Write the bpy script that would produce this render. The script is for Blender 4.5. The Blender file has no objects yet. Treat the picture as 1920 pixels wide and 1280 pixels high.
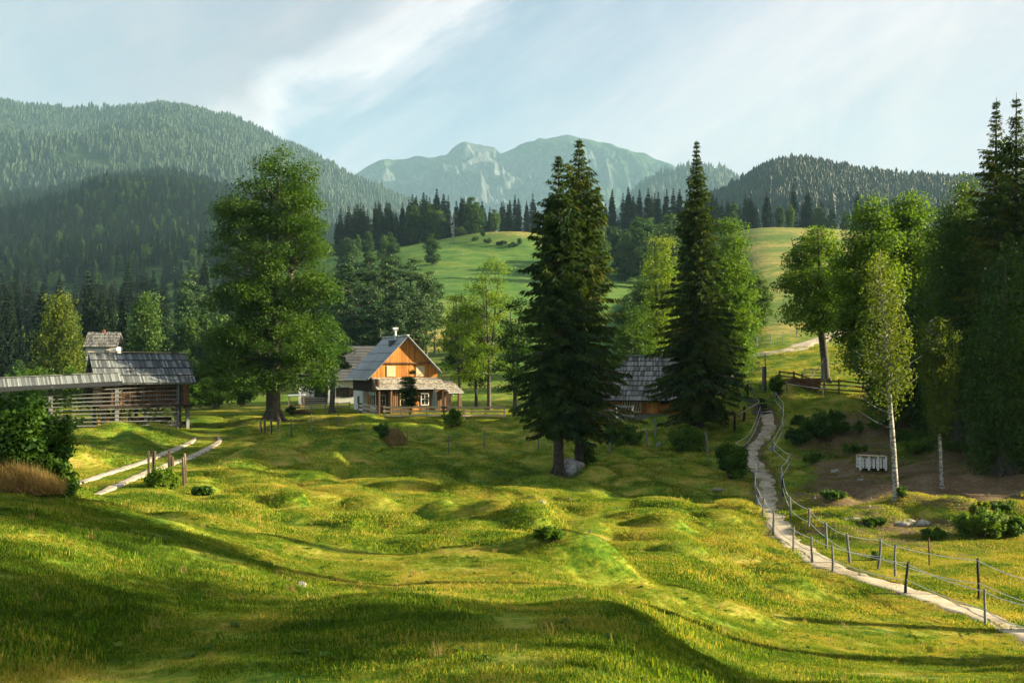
import bpy, math, random
import numpy as np
from mathutils import Vector

R = math.radians
rng = np.random.default_rng(7)
scene = bpy.context.scene
col = scene.collection

# ------------------------------------------------------------------ camera
F = 1867.0            # focal length in photograph pixels (35 mm lens on 36 mm)
HY = 690.0            # row of the true horizon in the photograph
cam_d = bpy.data.cameras.new('camera')
cam = bpy.data.objects.new('camera', cam_d)
col.objects.link(cam)
cam.location = (0, 0, 0)
cam.rotation_euler = (R(90), 0, 0)
cam_d.lens = 35.0
cam_d.sensor_width = 36.0
cam_d.shift_y = (HY - 640.0) / 1920.0
cam_d.clip_start = 0.1
cam_d.clip_end = 60000
scene.camera = cam

# ------------------------------------------------------------------ light
SUN_EL = R(17.0)
SUN_V = Vector((1.0, 0.05, 0)).normalized()
sun_dir = Vector((SUN_V.x * math.cos(SUN_EL), SUN_V.y * math.cos(SUN_EL), math.sin(SUN_EL)))
sd = bpy.data.lights.new('sun', 'SUN')
sd.energy = 5.0
sd.angle = R(0.6)
sd.color = (1.0, 0.82, 0.52)
sun = bpy.data.objects.new('sun', sd)
col.objects.link(sun)
sun.rotation_euler = sun_dir.to_track_quat('Z', 'Y').to_euler()
sun.location = (60, -10, 40)

scene.view_settings.view_transform = 'Standard'
scene.view_settings.look = 'None'
scene.view_settings.gamma = 1.0
scene.view_settings.exposure = 2.35
scene.cycles.max_bounces = 6
scene.cycles.diffuse_bounces = 3
scene.cycles.glossy_bounces = 1
scene.cycles.transmission_bounces = 3
scene.cycles.transparent_max_bounces = 4
scene.cycles.volume_bounces = 0
scene.cycles.caustics_reflective = False
scene.cycles.caustics_refractive = False
scene.cycles.use_adaptive_sampling = True
scene.cycles.adaptive_threshold = 0.02


class NT:
    """small helper round a node tree"""
    def __init__(self, tree):
        self.t = tree
        self.n = tree.nodes
        self.l = tree.links

    def node(self, kind, **kw):
        nd = self.n.new(kind)
        for k, v in kw.items():
            setattr(nd, k, v)
        return nd

    def put(self, sock, v):
        if isinstance(v, bpy.types.NodeSocket):
            self.l.new(v, sock)
        elif v is not None:
            if hasattr(sock.default_value, '__len__') and not isinstance(v, (int, float)):
                v = tuple(v)
                if len(sock.default_value) == 4 and len(v) == 3:
                    v = v + (1.0,)
            sock.default_value = v

    def math(self, op, a, b=None, c=None, clamp=False):
        nd = self.node('ShaderNodeMath', operation=op, use_clamp=clamp)
        self.put(nd.inputs[0], a)
        if b is not None: self.put(nd.inputs[1], b)
        if c is not None: self.put(nd.inputs[2], c)
        return nd.outputs[0]

    def mix(self, f, a, b, blend='MIX'):
        nd = self.node('ShaderNodeMix', data_type='RGBA', blend_type=blend)
        self.put(nd.inputs[0], f)
        self.put(nd.inputs[6], a)
        self.put(nd.inputs[7], b)
        return nd.outputs[2]

    def noise(self, vec, scale, detail=3.0, rough=0.55, dist=0.0, out=0):
        nd = self.node('ShaderNodeTexNoise')
        if vec is not None: self.l.new(vec, nd.inputs['Vector'])
        nd.inputs['Scale'].default_value = scale
        nd.inputs['Detail'].default_value = detail
        nd.inputs['Roughness'].default_value = rough
        nd.inputs['Distortion'].default_value = dist
        return nd.outputs[out]

    def ramp(self, f, stops, interp='LINEAR'):
        nd = self.node('ShaderNodeValToRGB')
        cr = nd.color_ramp
        cr.interpolation = interp
        while len(cr.elements) < len(stops):
            cr.elements.new(0.5)
        for e, (p, c) in zip(cr.elements, stops):
            e.position = p
            if isinstance(c, (int, float)): c = (c, c, c)
            e.color = (c[0], c[1], c[2], 1.0)
        self.put(nd.inputs[0], f)
        return nd.outputs[0]

    def mapping(self, vec, scale=(1, 1, 1), rot=(0, 0, 0), loc=(0, 0, 0)):
        nd = self.node('ShaderNodeMapping')
        self.l.new(vec, nd.inputs[0])
        nd.inputs['Location'].default_value = loc
        nd.inputs['Rotation'].default_value = rot
        nd.inputs['Scale'].default_value = scale
        return nd.outputs[0]


# ------------------------------------------------------------------ sky
world = bpy.data.worlds.new('World')
scene.world = world
world.use_nodes = True
world.node_tree.nodes.clear()
W = NT(world.node_tree)
SKY_S = 0.09
sky = W.node('ShaderNodeTexSky', sky_type='NISHITA')
sky.sun_disc = False
sky.sun_elevation = SUN_EL
sky.sun_rotation = math.atan2(sun_dir.x, sun_dir.y)
sky.altitude = 600
sky.air_density = 1.0
sky.dust_density = 1.2
sky.ozone_density = 2.0
tc = W.node('ShaderNodeTexCoord').outputs['Generated']
sp = W.node('ShaderNodeSeparateXYZ')
W.l.new(tc, sp.inputs[0])
az = W.math('ARCTAN2', sp.outputs[0], sp.outputs[1])
el = W.math('ARCSINE', sp.outputs[2])
cmb = W.node('ShaderNodeCombineXYZ')
W.put(cmb.inputs[0], az)
W.put(cmb.inputs[1], el)
# s runs across the cloud streaks, q along them
s = W.math('ADD', W.math('MULTIPLY', az, -0.50), W.math('MULTIPLY', el, 0.866))
q = W.math('ADD', W.math('MULTIPLY', az, 0.866), W.math('MULTIPLY', el, 0.50))
cm2 = W.node('ShaderNodeCombineXYZ')
W.put(cm2.inputs[0], W.math('MULTIPLY', q, 1.6))
W.put(cm2.inputs[1], W.math('MULTIPLY', s, 6.0))
n1 = W.noise(cm2.outputs[0], 1.3, 4.0, 0.5, 0.3)
n2 = W.noise(cm2.outputs[0], 4.2, 5.0, 0.6, 0.6)
cm3 = W.node('ShaderNodeCombineXYZ')
W.put(cm3.inputs[0], W.math('MULTIPLY', q, 3.0))
W.put(cm3.inputs[1], W.math('MULTIPLY', s, 4.0))
n3 = W.noise(cm3.outputs[0], 2.2, 6.0, 0.62, 1.2)
cm4 = W.node('ShaderNodeCombineXYZ')
W.put(cm4.inputs[0], W.math('MULTIPLY', q, 5.0))
W.put(cm4.inputs[1], W.math('MULTIPLY', s, 26.0))
n4 = W.noise(cm4.outputs[0], 1.5, 7.0, 0.65, 0.8)
sw = W.math('ADD', s, W.math('MULTIPLY', W.math('SUBTRACT', n1, 0.5), 0.16))
sw = W.math('ADD', sw, W.math('MULTIPLY', W.math('SUBTRACT', n2, 0.5), 0.05))
sw = W.math('ADD', sw, W.math('MULTIPLY', W.math('SUBTRACT', n3, 0.5), 0.12))
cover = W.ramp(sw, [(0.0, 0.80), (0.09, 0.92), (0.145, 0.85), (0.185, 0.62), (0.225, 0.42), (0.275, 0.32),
                    (0.31, 0.58), (0.34, 0.92), (0.38, 0.78), (0.43, 0.66), (0.60, 0.60), (0.85, 0.7)], 'EASE')  # last stops: unseen cloud overhead, added to lift the ambient fill
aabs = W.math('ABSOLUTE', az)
side = W.ramp(W.math('DIVIDE', aabs, 3.2), [(0.18, 1.0), (0.36, 0.9)])  # cloud cover kept up outside the view as extra fill light
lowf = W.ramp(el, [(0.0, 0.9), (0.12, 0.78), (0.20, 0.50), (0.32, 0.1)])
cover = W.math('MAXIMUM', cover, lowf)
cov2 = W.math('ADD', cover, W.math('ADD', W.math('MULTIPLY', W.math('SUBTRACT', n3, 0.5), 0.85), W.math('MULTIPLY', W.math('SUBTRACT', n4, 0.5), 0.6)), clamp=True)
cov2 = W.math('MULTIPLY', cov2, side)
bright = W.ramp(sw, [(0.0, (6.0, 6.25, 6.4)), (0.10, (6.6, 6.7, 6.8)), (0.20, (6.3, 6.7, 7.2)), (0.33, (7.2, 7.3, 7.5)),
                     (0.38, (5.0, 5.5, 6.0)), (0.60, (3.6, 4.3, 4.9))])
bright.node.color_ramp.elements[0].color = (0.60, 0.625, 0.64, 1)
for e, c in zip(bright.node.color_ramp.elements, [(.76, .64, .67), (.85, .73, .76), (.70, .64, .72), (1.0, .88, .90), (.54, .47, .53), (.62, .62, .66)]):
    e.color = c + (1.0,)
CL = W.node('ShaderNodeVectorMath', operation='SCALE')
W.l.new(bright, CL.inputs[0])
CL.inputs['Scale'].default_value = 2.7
blue = W.node('ShaderNodeVectorMath', operation='SCALE')
W.l.new(sky.outputs[0], blue.inputs[0])
blue.inputs['Scale'].default_value = 0.4
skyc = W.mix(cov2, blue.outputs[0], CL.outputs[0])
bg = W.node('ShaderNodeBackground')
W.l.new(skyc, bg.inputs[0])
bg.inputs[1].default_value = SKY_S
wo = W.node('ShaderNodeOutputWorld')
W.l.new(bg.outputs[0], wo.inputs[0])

# ------------------------------------------------------------------ mesh helpers
class MB:
    def __init__(self):
        self.V = []; self.F = []; self.A = []; self.n = 0

    def add(self, verts, faces, rnd=0.5):
        verts = np.asarray(verts, dtype=np.float64).reshape(-1, 3)
        faces = np.asarray(faces, dtype=np.int64)
        if len(verts) == 0 or len(faces) == 0: return self
        self.V.append(verts)
        self.F.append(faces + self.n)
        a = np.empty(len(verts)); a[:] = rnd
        self.A.append(a)
        self.n += len(verts)
        return self

    def join(self, o, M=None, off=(0, 0, 0)):
        for v, f, a in zip(o.V, [f for f in o.F], o.A):
            pass
        V = np.concatenate(o.V); A = np.concatenate(o.A)
        if M is not None: V = V @ np.asarray(M).T
        V = V + np.asarray(off)
        base = self.n
        self.V.append(V); self.A.append(A); self.n += len(V)
        for f in o.F: self.F.append(f + base)
        return self

    def mesh(self, name, mat, smooth=False):
        me = bpy.data.meshes.new(name)
        V = np.concatenate(self.V).astype(np.float32)
        loops = []; starts = []; p = 0
        for f in self.F:
            k = f.shape[1]
            loops.append(f.reshape(-1))
            starts.append(p + np.arange(len(f)) * k)
            p += f.size
        loops = np.concatenate(loops).astype(np.int32)
        starts = np.concatenate(starts).astype(np.int32)
        me.vertices.add(len(V)); me.vertices.foreach_set('co', V.reshape(-1))
        me.loops.add(len(loops)); me.loops.foreach_set('vertex_index', loops)
        me.polygons.add(len(starts)); me.polygons.foreach_set('loop_start', starts)
        me.update(calc_edges=True)
        at = me.attributes.new('rnd', 'FLOAT', 'POINT')
        at.data.foreach_set('value', np.concatenate(self.A).astype(np.float32))
        me.polygons.foreach_set('use_smooth', np.full(len(starts), bool(smooth)))
        if mat is not None: me.materials.append(mat)
        return me

    def build(self, name, mat, parent=None, smooth=False, loc=None, rotz=0.0):
        o = bpy.data.objects.new(name, self.mesh(name, mat, smooth))
        col.objects.link(o)
        if parent is not None: o.parent = parent
        if loc is not None: o.location = loc
        if rotz: o.rotation_euler = (0, 0, rotz)
        return o

    # -- shapes
    def box(self, x0, x1, y0, y1, z0, z1, rnd=0.5):
        v = [(x, y, z) for z in (z0, z1) for y in (y0, y1) for x in (x0, x1)]
        f = [(0, 2, 3, 1), (4, 5, 7, 6), (0, 1, 5, 4), (2, 6, 7, 3), (0, 4, 6, 2), (1, 3, 7, 5)]
        return self.add(v, f, rnd)

    def beam(self, p0, p1, w, h=None, up=(0, 0, 1), rnd=0.5):
        h = w if h is None else h
        p0 = np.array(p0, float); p1 = np.array(p1, float)
        d = p1 - p0; d /= np.linalg.norm(d)
        up = np.array(up, float)
        if abs(d @ up) > 0.97: up = np.array((0, 1.0, 0))
        s_ = np.cross(d, up); s_ /= np.linalg.norm(s_)
        u = np.cross(s_, d)
        v = []
        for p in (p0, p1):
            for a, b in ((-1, -1), (1, -1), (1, 1), (-1, 1)):
                v.append(p + s_ * a * w / 2 + u * b * h / 2)
        f = [(0, 1, 2, 3), (7, 6, 5, 4), (0, 4, 5, 1), (1, 5, 6, 2), (2, 6, 7, 3), (3, 7, 4, 0)]
        return self.add(v, f, rnd)

    def tube(self, pts, rad, n=6, rnd=0.5, cap=True, wob=0.0):
        pts = np.array(pts, float); m = len(pts)
        rad = np.broadcast_to(np.array(rad, float), (m,)).copy()
        T = np.gradient(pts, axis=0)
        T /= np.linalg.norm(T, axis=1)[:, None] + 1e-9
        ref = np.array((0, 0, 1.0)) if abs(T[0, 2]) < 0.9 else np.array((1.0, 0, 0))
        s_ = np.cross(T, ref); s_ /= np.linalg.norm(s_, axis=1)[:, None] + 1e-9
        u = np.cross(s_, T)
        a = np.arange(n) * 2 * math.pi / n
        rr = rad[:, None] * np.ones(n)[None, :]
        if wob: rr = rr * (1 + wob * (rng.random((m, n)) - 0.5))
        V = pts[:, None, :] + rr[..., None] * (np.cos(a)[None, :, None] * s_[:, None, :] + np.sin(a)[None, :, None] * u[:, None, :])
        i = np.arange(m - 1)[:, None] * n; j = np.arange(n)[None, :]; k = (j + 1) % n
        Fq = np.stack([i + j, i + k, i + n + k, i + n + j], -1).reshape(-1, 4)
        Vv = V.reshape(-1, 3)
        self.add(Vv, Fq, rnd)
        if cap:
            Vc = np.concatenate([Vv[-n:], pts[-1:]])
            self.add(Vc, [(j_, (j_ + 1) % n, n) for j_ in range(n)], rnd)
        return self

    def prism(self, poly, z0, z1, rnd=0.5):
        """upright prism of a polygon given in xy"""
        n = len(poly)
        v = [(x, y, z0) for x, y in poly] + [(x, y, z1) for x, y in poly]
        self.add(v, [(i, (i + 1) % n, n + (i + 1) % n, n + i) for i in range(n)], rnd)
        self.add(v, [tuple(range(n))[::-1]], rnd)
        self.add(v, [tuple(range(n, 2 * n))], rnd)
        return self

    def slab(self, quad, t, rnd=0.5):
        """a quad in space given thickness t along its normal (downwards)"""
        q = np.array(quad, float)
        nrm = np.cross(q[1] - q[0], q[3] - q[0]); nrm /= np.linalg.norm(nrm)
        if nrm[2] < 0: nrm = -nrm
        v = np.concatenate([q, q - nrm * t])
        f = [(0, 1, 2, 3), (7, 6, 5, 4)] + [(i, i + 4, (i + 1) % 4 + 4, (i + 1) % 4) for i in range(4)]
        return self.add(v, f, rnd)


def leaves(mb, C, size, nrm=None, rnd=None, aspect=0.6, g=rng):
    """rhombic leaves at the centres C"""
    n = len(C)
    if nrm is None:
        nrm = g.normal(size=(n, 3))
    nrm = nrm / (np.linalg.norm(nrm, axis=1)[:, None] + 1e-9)
    t = np.cross(nrm, g.normal(size=(n, 3))); t /= np.linalg.norm(t, axis=1)[:, None] + 1e-9
    b = np.cross(nrm, t)
    s_ = np.broadcast_to(size, (n,))[:, None] * (0.7 + 0.6 * g.random((n, 1)))
    V = np.stack([C - t * s_ * .5, C - b * s_ * .5 * aspect, C + t * s_ * .5, C + b * s_ * .5 * aspect], 1).reshape(-1, 3)
    Fq = np.arange(4 * n).reshape(-1, 4)
    mb.add(V, Fq, np.repeat(rnd if rnd is not None else g.random(n), 4))


def tag(o, label=None, cat=None, group=None, kind=None):
    if label: o['label'] = label
    if cat: o['category'] = cat
    if group: o['group'] = group
    if kind: o['kind'] = kind
    return o


def empty(name, loc, rotz=0.0, **kw):
    o = bpy.data.objects.new(name, None)
    col.objects.link(o)
    o.location = loc
    o.rotation_euler = (0, 0, rotz)
    o.empty_display_size = 0.2
    return tag(o, **kw)


def copy_tree(o, parent=None):
    c = o.copy(); col.objects.link(c)
    if parent is not None: c.parent = parent
    for ch in list(o.children): copy_tree(ch, c)
    return c


# ------------------------------------------------------------------ terrain function
def pchip(x, y, xq):
    x = np.asarray(x, float); y = np.asarray(y, float)
    h = np.diff(x); d = np.diff(y) / h
    m = np.zeros_like(y)
    m[0] = d[0]; m[-1] = d[-1]
    for i in range(1, len(x) - 1):
        if d[i - 1] * d[i] > 0:
            w1 = 2 * h[i] + h[i - 1]; w2 = h[i] + 2 * h[i - 1]
            m[i] = (w1 + w2) / (w1 / d[i - 1] + w2 / d[i])
    xq = np.clip(xq, x[0], x[-1])
    k = np.clip(np.searchsorted(x, xq) - 1, 0, len(x) - 2)
    t = (xq - x[k]) / h[k]
    return ((2 * t**3 - 3 * t**2 + 1) * y[k] + (t**3 - 2 * t**2 + t) * h[k] * m[k] +
            (-2 * t**3 + 3 * t**2) * y[k + 1] + (t**3 - t**2) * h[k] * m[k + 1])


COLS = {   # column of the photograph: (distance, height relative to the camera)
    -500: [(1, -1.7), (3, -1.75), (7, -1.9), (12, -2.0), (20, -2.4), (28, -3.8), (40, -4.6), (60, -4.8), (85, -5.0), (120, -5), (200, -3), (300, 4), (450, 12), (700, 0), (9000, 0)],
    0: [(1, -1.7), (3, -1.75), (7, -2.25), (12, -2.3), (20, -2.46), (28, -4.1), (40, -4.7), (60, -4.9), (85, -5.0), (120, -5), (200, -3), (300, 4), (450, 12), (700, 0), (9000, 0)],
    250: [(1, -1.7), (3, -1.75), (7, -2.4), (12, -2.72), (20, -3.05), (28, -4.05), (38, -4.56), (60, -4.95), (80, -5.05), (120, -5), (200, -3), (300, 5), (450, 18), (700, 0), (9000, 0)],
    450: [(1, -1.7), (3, -1.75), (7, -2.3), (12, -2.85), (20, -3.6), (30, -4.55), (45, -5.2), (60, -5.4), (80, -5.35), (100, -5.3), (120, -4.8), (200, -1), (300, 12), (450, 35), (700, 0), (9000, 0)],
    620: [(1, -1.7), (3, -1.75), (7, -2.25), (12, -2.9), (20, -4.1), (30, -4.9), (45, -5.6), (60, -5.75), (80, -5.6), (100, -5.0), (115, -4.7), (150, -3.5), (200, 1.5), (300, 20), (430, 48), (700, 0), (9000, 0)],
    800: [(1, -1.7), (3, -1.75), (7, -2.2), (12, -2.85), (20, -4.2), (30, -5.0), (45, -5.8), (60, -6.2), (80, -6.0), (100, -5.0), (115, -4.6), (150, -1.5), (200, 8), (300, 28), (400, 51), (440, 55), (700, 0), (9000, 0)],
    960: [(1, -1.7), (3, -1.75), (7, -2.15), (12, -2.9), (20, -4.2), (30, -5.1), (45, -6.1), (65, -6.95), (85, -6.2), (100, -5.1), (115, -4.5), (150, -1), (250, 17), (330, 34), (400, 55), (440, 58), (700, 0), (9000, 0)],
    1100: [(1, -1.7), (3, -1.75), (7, -2.15), (12, -2.95), (17, -3.75), (23, -5.0), (30, -5.7), (45, -6.5), (65, -7.0), (85, -5.3), (100, -4.5), (115, -4.1), (150, -1), (250, 16), (330, 33), (400, 52), (440, 56), (700, 0), (9000, 0)],
    1250: [(1, -1.7), (3, -1.75), (7, -2.3), (12, -3.3), (20, -4.9), (30, -6.0), (45, -6.7), (60, -7.0), (70, -6.5), (80, -5.2), (95, -4.4), (115, -3.8), (150, -1), (250, 15), (330, 32), (400, 50), (440, 55), (700, 0), (9000, 0)],
    1435: [(1, -1.7), (3, -1.75), (7, -2.5), (12, -3.8), (20, -5.6), (30, -6.7), (40, -7.1), (55, -7.15), (65, -6.6), (72, -5.4), (78, -3.45), (82, -2.3), (90, -1.7), (100, -0.6), (112, 1.5), (130, 4.5), (200, 17), (300, 36), (400, 56), (440, 58), (700, 0), (9000, 0)],
    1650: [(1, -1.7), (3, -1.75), (7, -2.6), (12, -3.9), (20, -5.8), (30, -7.0), (40, -7.1), (50, -6.6), (60, -6.35), (70, -5.2), (79, -2.5), (84, -2.1), (95, -1), (112, 2), (130, 4.5), (200, 16), (300, 34), (400, 55), (440, 57), (700, 0), (9000, 0)],
    1920: [(1, -1.7), (3, -1.75), (8, -2.9), (14, -4.45), (20, -5.9), (26, -6.9), (32, -7.2), (42, -6.9), (55, -6.05), (70, -4.5), (80, -3), (95, -1.2), (130, 3), (200, 14), (300, 30), (400, 48), (440, 50), (700, 0), (9000, 0)],
    2400: [(1, -1.7), (3, -1.75), (8, -2.9), (14, -4.2), (20, -5.4), (26, -6.2), (32, -6.5), (42, -6.2), (55, -5.5), (70, -4.3), (80, -3.4), (95, -2), (130, 0), (200, 5), (300, 12), (400, 20), (440, 20), (700, 0), (9000, 0)],
}
PXK = sorted(COLS)
LND = np.linspace(0, math.log(9000), 900)
PXG = np.linspace(PXK[0], PXK[-1], 291)
_T = np.array([pchip([math.log(a) for a, b in COLS[p]], [b for a, b in COLS[p]], LND) for p in PXK])
TAB = np.array([pchip(PXK, _T[:, j], PXG) for j in range(len(LND))]).T     # [px, lnd]
for _ in range(2):
    TAB[:, 1:-1] = (TAB[:, :-2] + 2 * TAB[:, 1:-1] + TAB[:, 2:]) / 4
for _ in range(10):
    TAB[1:-1] = (TAB[:-2] + 2 * TAB[1:-1] + TAB[2:]) / 4


def tab(px, d):
    u = np.clip((px - PXG[0]) / (PXG[1] - PXG[0]), 0, len(PXG) - 1.001)
    v = np.clip(np.log(np.maximum(d, 1.0)) / (LND[1] - LND[0]), 0, len(LND) - 1.001)
    i = u.astype(int); j = v.astype(int); fu = u - i; fv = v - j
    return ((TAB[i, j] * (1 - fu) + TAB[i + 1, j] * fu) * (1 - fv) + (TAB[i, j + 1] * (1 - fu) + TAB[i + 1, j + 1] * fu) * fv)


_perm = np.random.default_rng(3).random((256, 256))


def vnoise(x, y, s=1.0):
    x = np.asarray(x, float) / s + 1000; y = np.asarray(y, float) / s + 1000
    i = np.floor(x).astype(int); j = np.floor(y).astype(int)
    fx = x - i; fy = y - j
    fx = fx * fx * (3 - 2 * fx); fy = fy * fy * (3 - 2 * fy)
    a = _perm[i % 256, j % 256]; b = _perm[(i + 1) % 256, j % 256]
    c = _perm[i % 256, (j + 1) % 256]; d = _perm[(i + 1) % 256, (j + 1) % 256]
    return (a * (1 - fx) + b * fx) * (1 - fy) + (c * (1 - fx) + d * fx) * fy - 0.5


def base_z(x, y):
    x = np.asarray(x, float); y = np.asarray(y, float)
    th = np.arctan2(x, y)
    d = np.hypot(x, y)
    tL = math.atan((PXK[0] - 960) / F); tR = math.atan((PXK[-1] - 960) / F)
    inside = (th > tL) & (th < tR)
    thc = np.clip(th, tL, tR)
    px = 960 + F * np.tan(thc)
    dy = np.where(inside, d * np.cos(thc), d)
    dy = np.where(d > 600, d, dy)
    zi = tab(px, dy)
    # round the back blend the two edge profiles
    zl = tab(np.full_like(d, PXK[0]), d * math.cos(tL)); zr = tab(np.full_like(d, PXK[-1]), d * math.cos(tR))
    a = np.where(th >= tR, (th - tR), (th + 2 * math.pi - tR)) / (tL + 2 * math.pi - tR)
    a = np.clip(a, 0, 1); a = a * a * (3 - 2 * a)
    return np.where(inside, zi, zr * (1 - a) + zl * a)


# hummocks of the meadow: explicit (px, py, half width px, height px, depth ratio) and random ones
def hit0(px, py, zfun, d0=4.0, d1=900.0):
    t = (px - 960) / F
    ds = np.exp(np.linspace(math.log(d0), math.log(d1), 2500))
    p = HY - F * zfun(t * ds, ds) / ds
    k = np.argmax(p <= py)
    if p[k] > py: k = len(ds) - 1
    return ds[k]


MOUNDS = []
for (px, py, wpx, hpx, dr) in [(550, 955, 60, 26, 1.0), (618, 893, 45, 20, 1.0), (590, 890, 25, 10, 1.0), (664, 992, 34, 16, 1.0),
                               (815, 968, 60, 16, 1.0), (930, 978, 60, 16, 1.0), (1005, 1003, 70, 22, 1.0), (1010, 968, 40, 12, 1.0),
                               (1085, 1075, 150, 40, 0.7), (1285, 1046, 75, 18, 0.9), (1320, 992, 30, 10, 1.0), (1255, 1000, 50, 10, 1),
                               (170, 872, 90, 22, 1.2), (260, 842, 90, 14, 1.2), (190, 822, 80, 9, 1.0), (820, 893, 60, 16, 1.2),
                               (900, 895, 60, 14, 1.2), (640, 850, 80, 14, 1.2), (560, 838, 70, 14, 1.2), (690, 838, 60, 12, 1.2),
                               (1120, 905, 60, 10, 1.2), (1000, 925, 70, 10, 1.2), (700, 950, 70, 12, 1), (380, 905, 40, 8, 1),
                               (860, 1000, 90, 12, 1), (480, 862, 60, 10, 1), (440, 840, 60, 10, 1), (760, 870, 60, 10, 1.2),
                               (1560, 945, 60, 12, 1), (1720, 950, 70, 10, 1), (1800, 965, 70, 16, 1), (1560, 880, 60, 12, 1), (1640, 800, 60, 14, 1),
                               (1790, 860, 60, 14, 1), (1500, 830, 60, 10, 1), (1180, 1160, 120, 14, 1), (700, 1130, 160, 14, 1),
                               (1400, 965, 60, 10, 1), (1380, 1040, 80, 10, 1), (1260, 920, 80, 8, 1)]:
    d = hit0(px, py, base_z)
    MOUNDS.append(((px - 960) / F * d, d, wpx / F * d * 0.62, hpx / F * d, wpx / F * d * 0.62 * dr * 1.3))
g2 = np.random.default_rng(12)
for i in range(1000):
    d = math.sqrt(22**2 + (95**2 - 22**2) * g2.random())
    px = g2.uniform(-100, 1480)
    x = (px - 960) / F * d
    w = g2.uniform(0.5, 1.5) * (0.6 + d / 90)
    MOUNDS.append((x, d, w, w * g2.uniform(0.08, 0.25) * (1.0 if d > 30 else 0.6), w * g2.uniform(0.8, 1.3)))
for i in range(60):     # rough bank beyond the path
    d = 40 + 42 * g2.random()
    px = g2.uniform(1500, 2300)
    w = g2.uniform(0.8, 2.0)
    MOUNDS.append(((px - 960) / F * d, d, w, w * g2.uniform(0.08, 0.2), w))
MOUNDS = np.array(MOUNDS)

PATH_PX = [(2150, 1262), (1920, 1184), (1845, 1158), (1760, 1128), (1680, 1102), (1600, 1078), (1545, 1058), (1500, 1030), (1468, 998), (1450, 970), (1440, 945),
           (1437, 920), (1434, 895), (1416, 870), (1408, 850), (1420, 832), (1438, 812), (1442, 795), (1436, 778), (1432, 772)]
PATH = []
for px, py in PATH_PX:
    d = hit0(px, py, base_z)
    PATH.append(((px - 960) / F * d, d))
TRK = [[(120, 918), (145, 909), (200, 889), (255, 872), (300, 854), (335, 840), (358, 829), (368, 821)],
       [(180, 930), (212, 915), (262, 893), (310, 874), (355, 858), (392, 840), (412, 827), (408, 819)]]
TRACKS = [[((px - 960) / F * d, d) for px, py in t for d in [hit0(px, py, base_z, 26 if px < 250 else 34)]] for t in TRK]


def seg_dist(x, y, line):
    x = np.asarray(x, float); y = np.asarray(y, float)
    best = np.full(x.shape, 1e9)
    for (ax, ay), (bx, by) in zip(line[:-1], line[1:]):
        dx, dy = bx - ax, by - ay
        t = np.clip(((x - ax) * dx + (y - ay) * dy) / (dx * dx + dy * dy + 1e-9), 0, 1)
        best = np.minimum(best, np.hypot(x - ax - t * dx, y - ay - t * dy))
    return best


def hum(x, y):
    x = np.asarray(x, float); y = np.asarray(y, float)
    z = np.zeros_like(x); zr = np.zeros_like(x)
    for k_, (mx, my, wx, h, wy) in enumerate(MOUNDS):
        m = (np.abs(x - mx) < 3 * wx) & (np.abs(y - my) < 3 * wy)
        if m.any():
            e = ((x[m] - mx) / wx)**2 + ((y[m] - my) / wy)**2
            if k_ < 38: z[m] += 1.5 * h * np.exp(-e**1.6)
            else: zr[m] = np.maximum(zr[m], 2.0 * h * np.exp(-e**1.4))
    return z + zr - 0.06


FLAT = [(-28, 83, 4), (-34, 78, 4), (-41, 76, 5), (-6, 103, 6), (-31.5, 83.5, 6.5), (-38, 80, 3), (-11.5, 110, 7), (-22, 127, 8), (13, 95, 7)]


def ground_z(x, y):
    x = np.atleast_1d(np.asarray(x, float)); y = np.atleast_1d(np.asarray(y, float))
    d = np.hypot(x, y)
    z = base_z(x, y)
    near = d < 130
    k = np.zeros_like(z)
    if near.any():
        xn = x[near]; yn = y[near]
        pd = np.clip((seg_dist(xn, yn, PATH) - 0.5) / 1.5, 0, 1)
        for t in TRACKS: pd = np.minimum(pd, np.clip((seg_dist(xn, yn, t) - 0.7) / 2.5, 0.0, 1))
        for fx, fy, fr in FLAT: pd = pd * np.clip((np.hypot(xn - fx, yn - fy) - fr) / 3.0, 0, 1)
        k[near] = (hum(xn, yn) + 0.10 * vnoise(xn, yn, 1.3)) * pd + 0.035 * vnoise(xn, yn, 0.45)
        k[near] += 0.25 * vnoise(xn, yn, 5.0) * np.clip((d[near] - 12) / 20, 0, 1) * pd
    z = z + k + np.clip((d - 120) / 200, 0, 1) * (3.0 * vnoise(x, y, 60.0) + 1.0 * vnoise(x, y, 17.0)) * (d < 900)
    return z


def gz(x, y): return float(ground_z(x, y)[0])


def gp(px, d):
    x = (px - 960) / F * d
    return Vector((x, d, gz(x, d)))


def hit(px, py, d0=4.0, d1=900.0):
    d = hit0(px, py, ground_z, d0, d1)
    return gp(px, d)


def rows_z(py, d): return (HY - py) / F * d


# ------------------------------------------------------------------ materials
MATS = {}


def new_mat(name):
    m = bpy.data.materials.new(name)
    m.use_nodes = True
    m.node_tree.nodes.clear()
    MATS[name] = m
    return m, NT(m.node_tree)


def principled(N, color, rough=0.8, bump=None, bstr=0.3, bdist=0.05, spec=0.3, metal=0.0):
    p = N.node('ShaderNodeBsdfPrincipled')
    N.put(p.inputs['Base Color'], color)
    N.put(p.inputs['Roughness'], rough)
    p.inputs['Specular IOR Level'].default_value = spec
    p.inputs['Metallic'].default_value = metal
    if bump is not None:
        b = N.node('ShaderNodeBump')
        b.inputs['Strength'].default_value = bstr
        b.inputs['Distance'].default_value = bdist
        N.put(b.inputs['Height'], bump)
        N.l.new(b.outputs[0], p.inputs['Normal'])
    o = N.node('ShaderNodeOutputMaterial')
    N.l.new(p.outputs[0], o.inputs[0])
    return p


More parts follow.
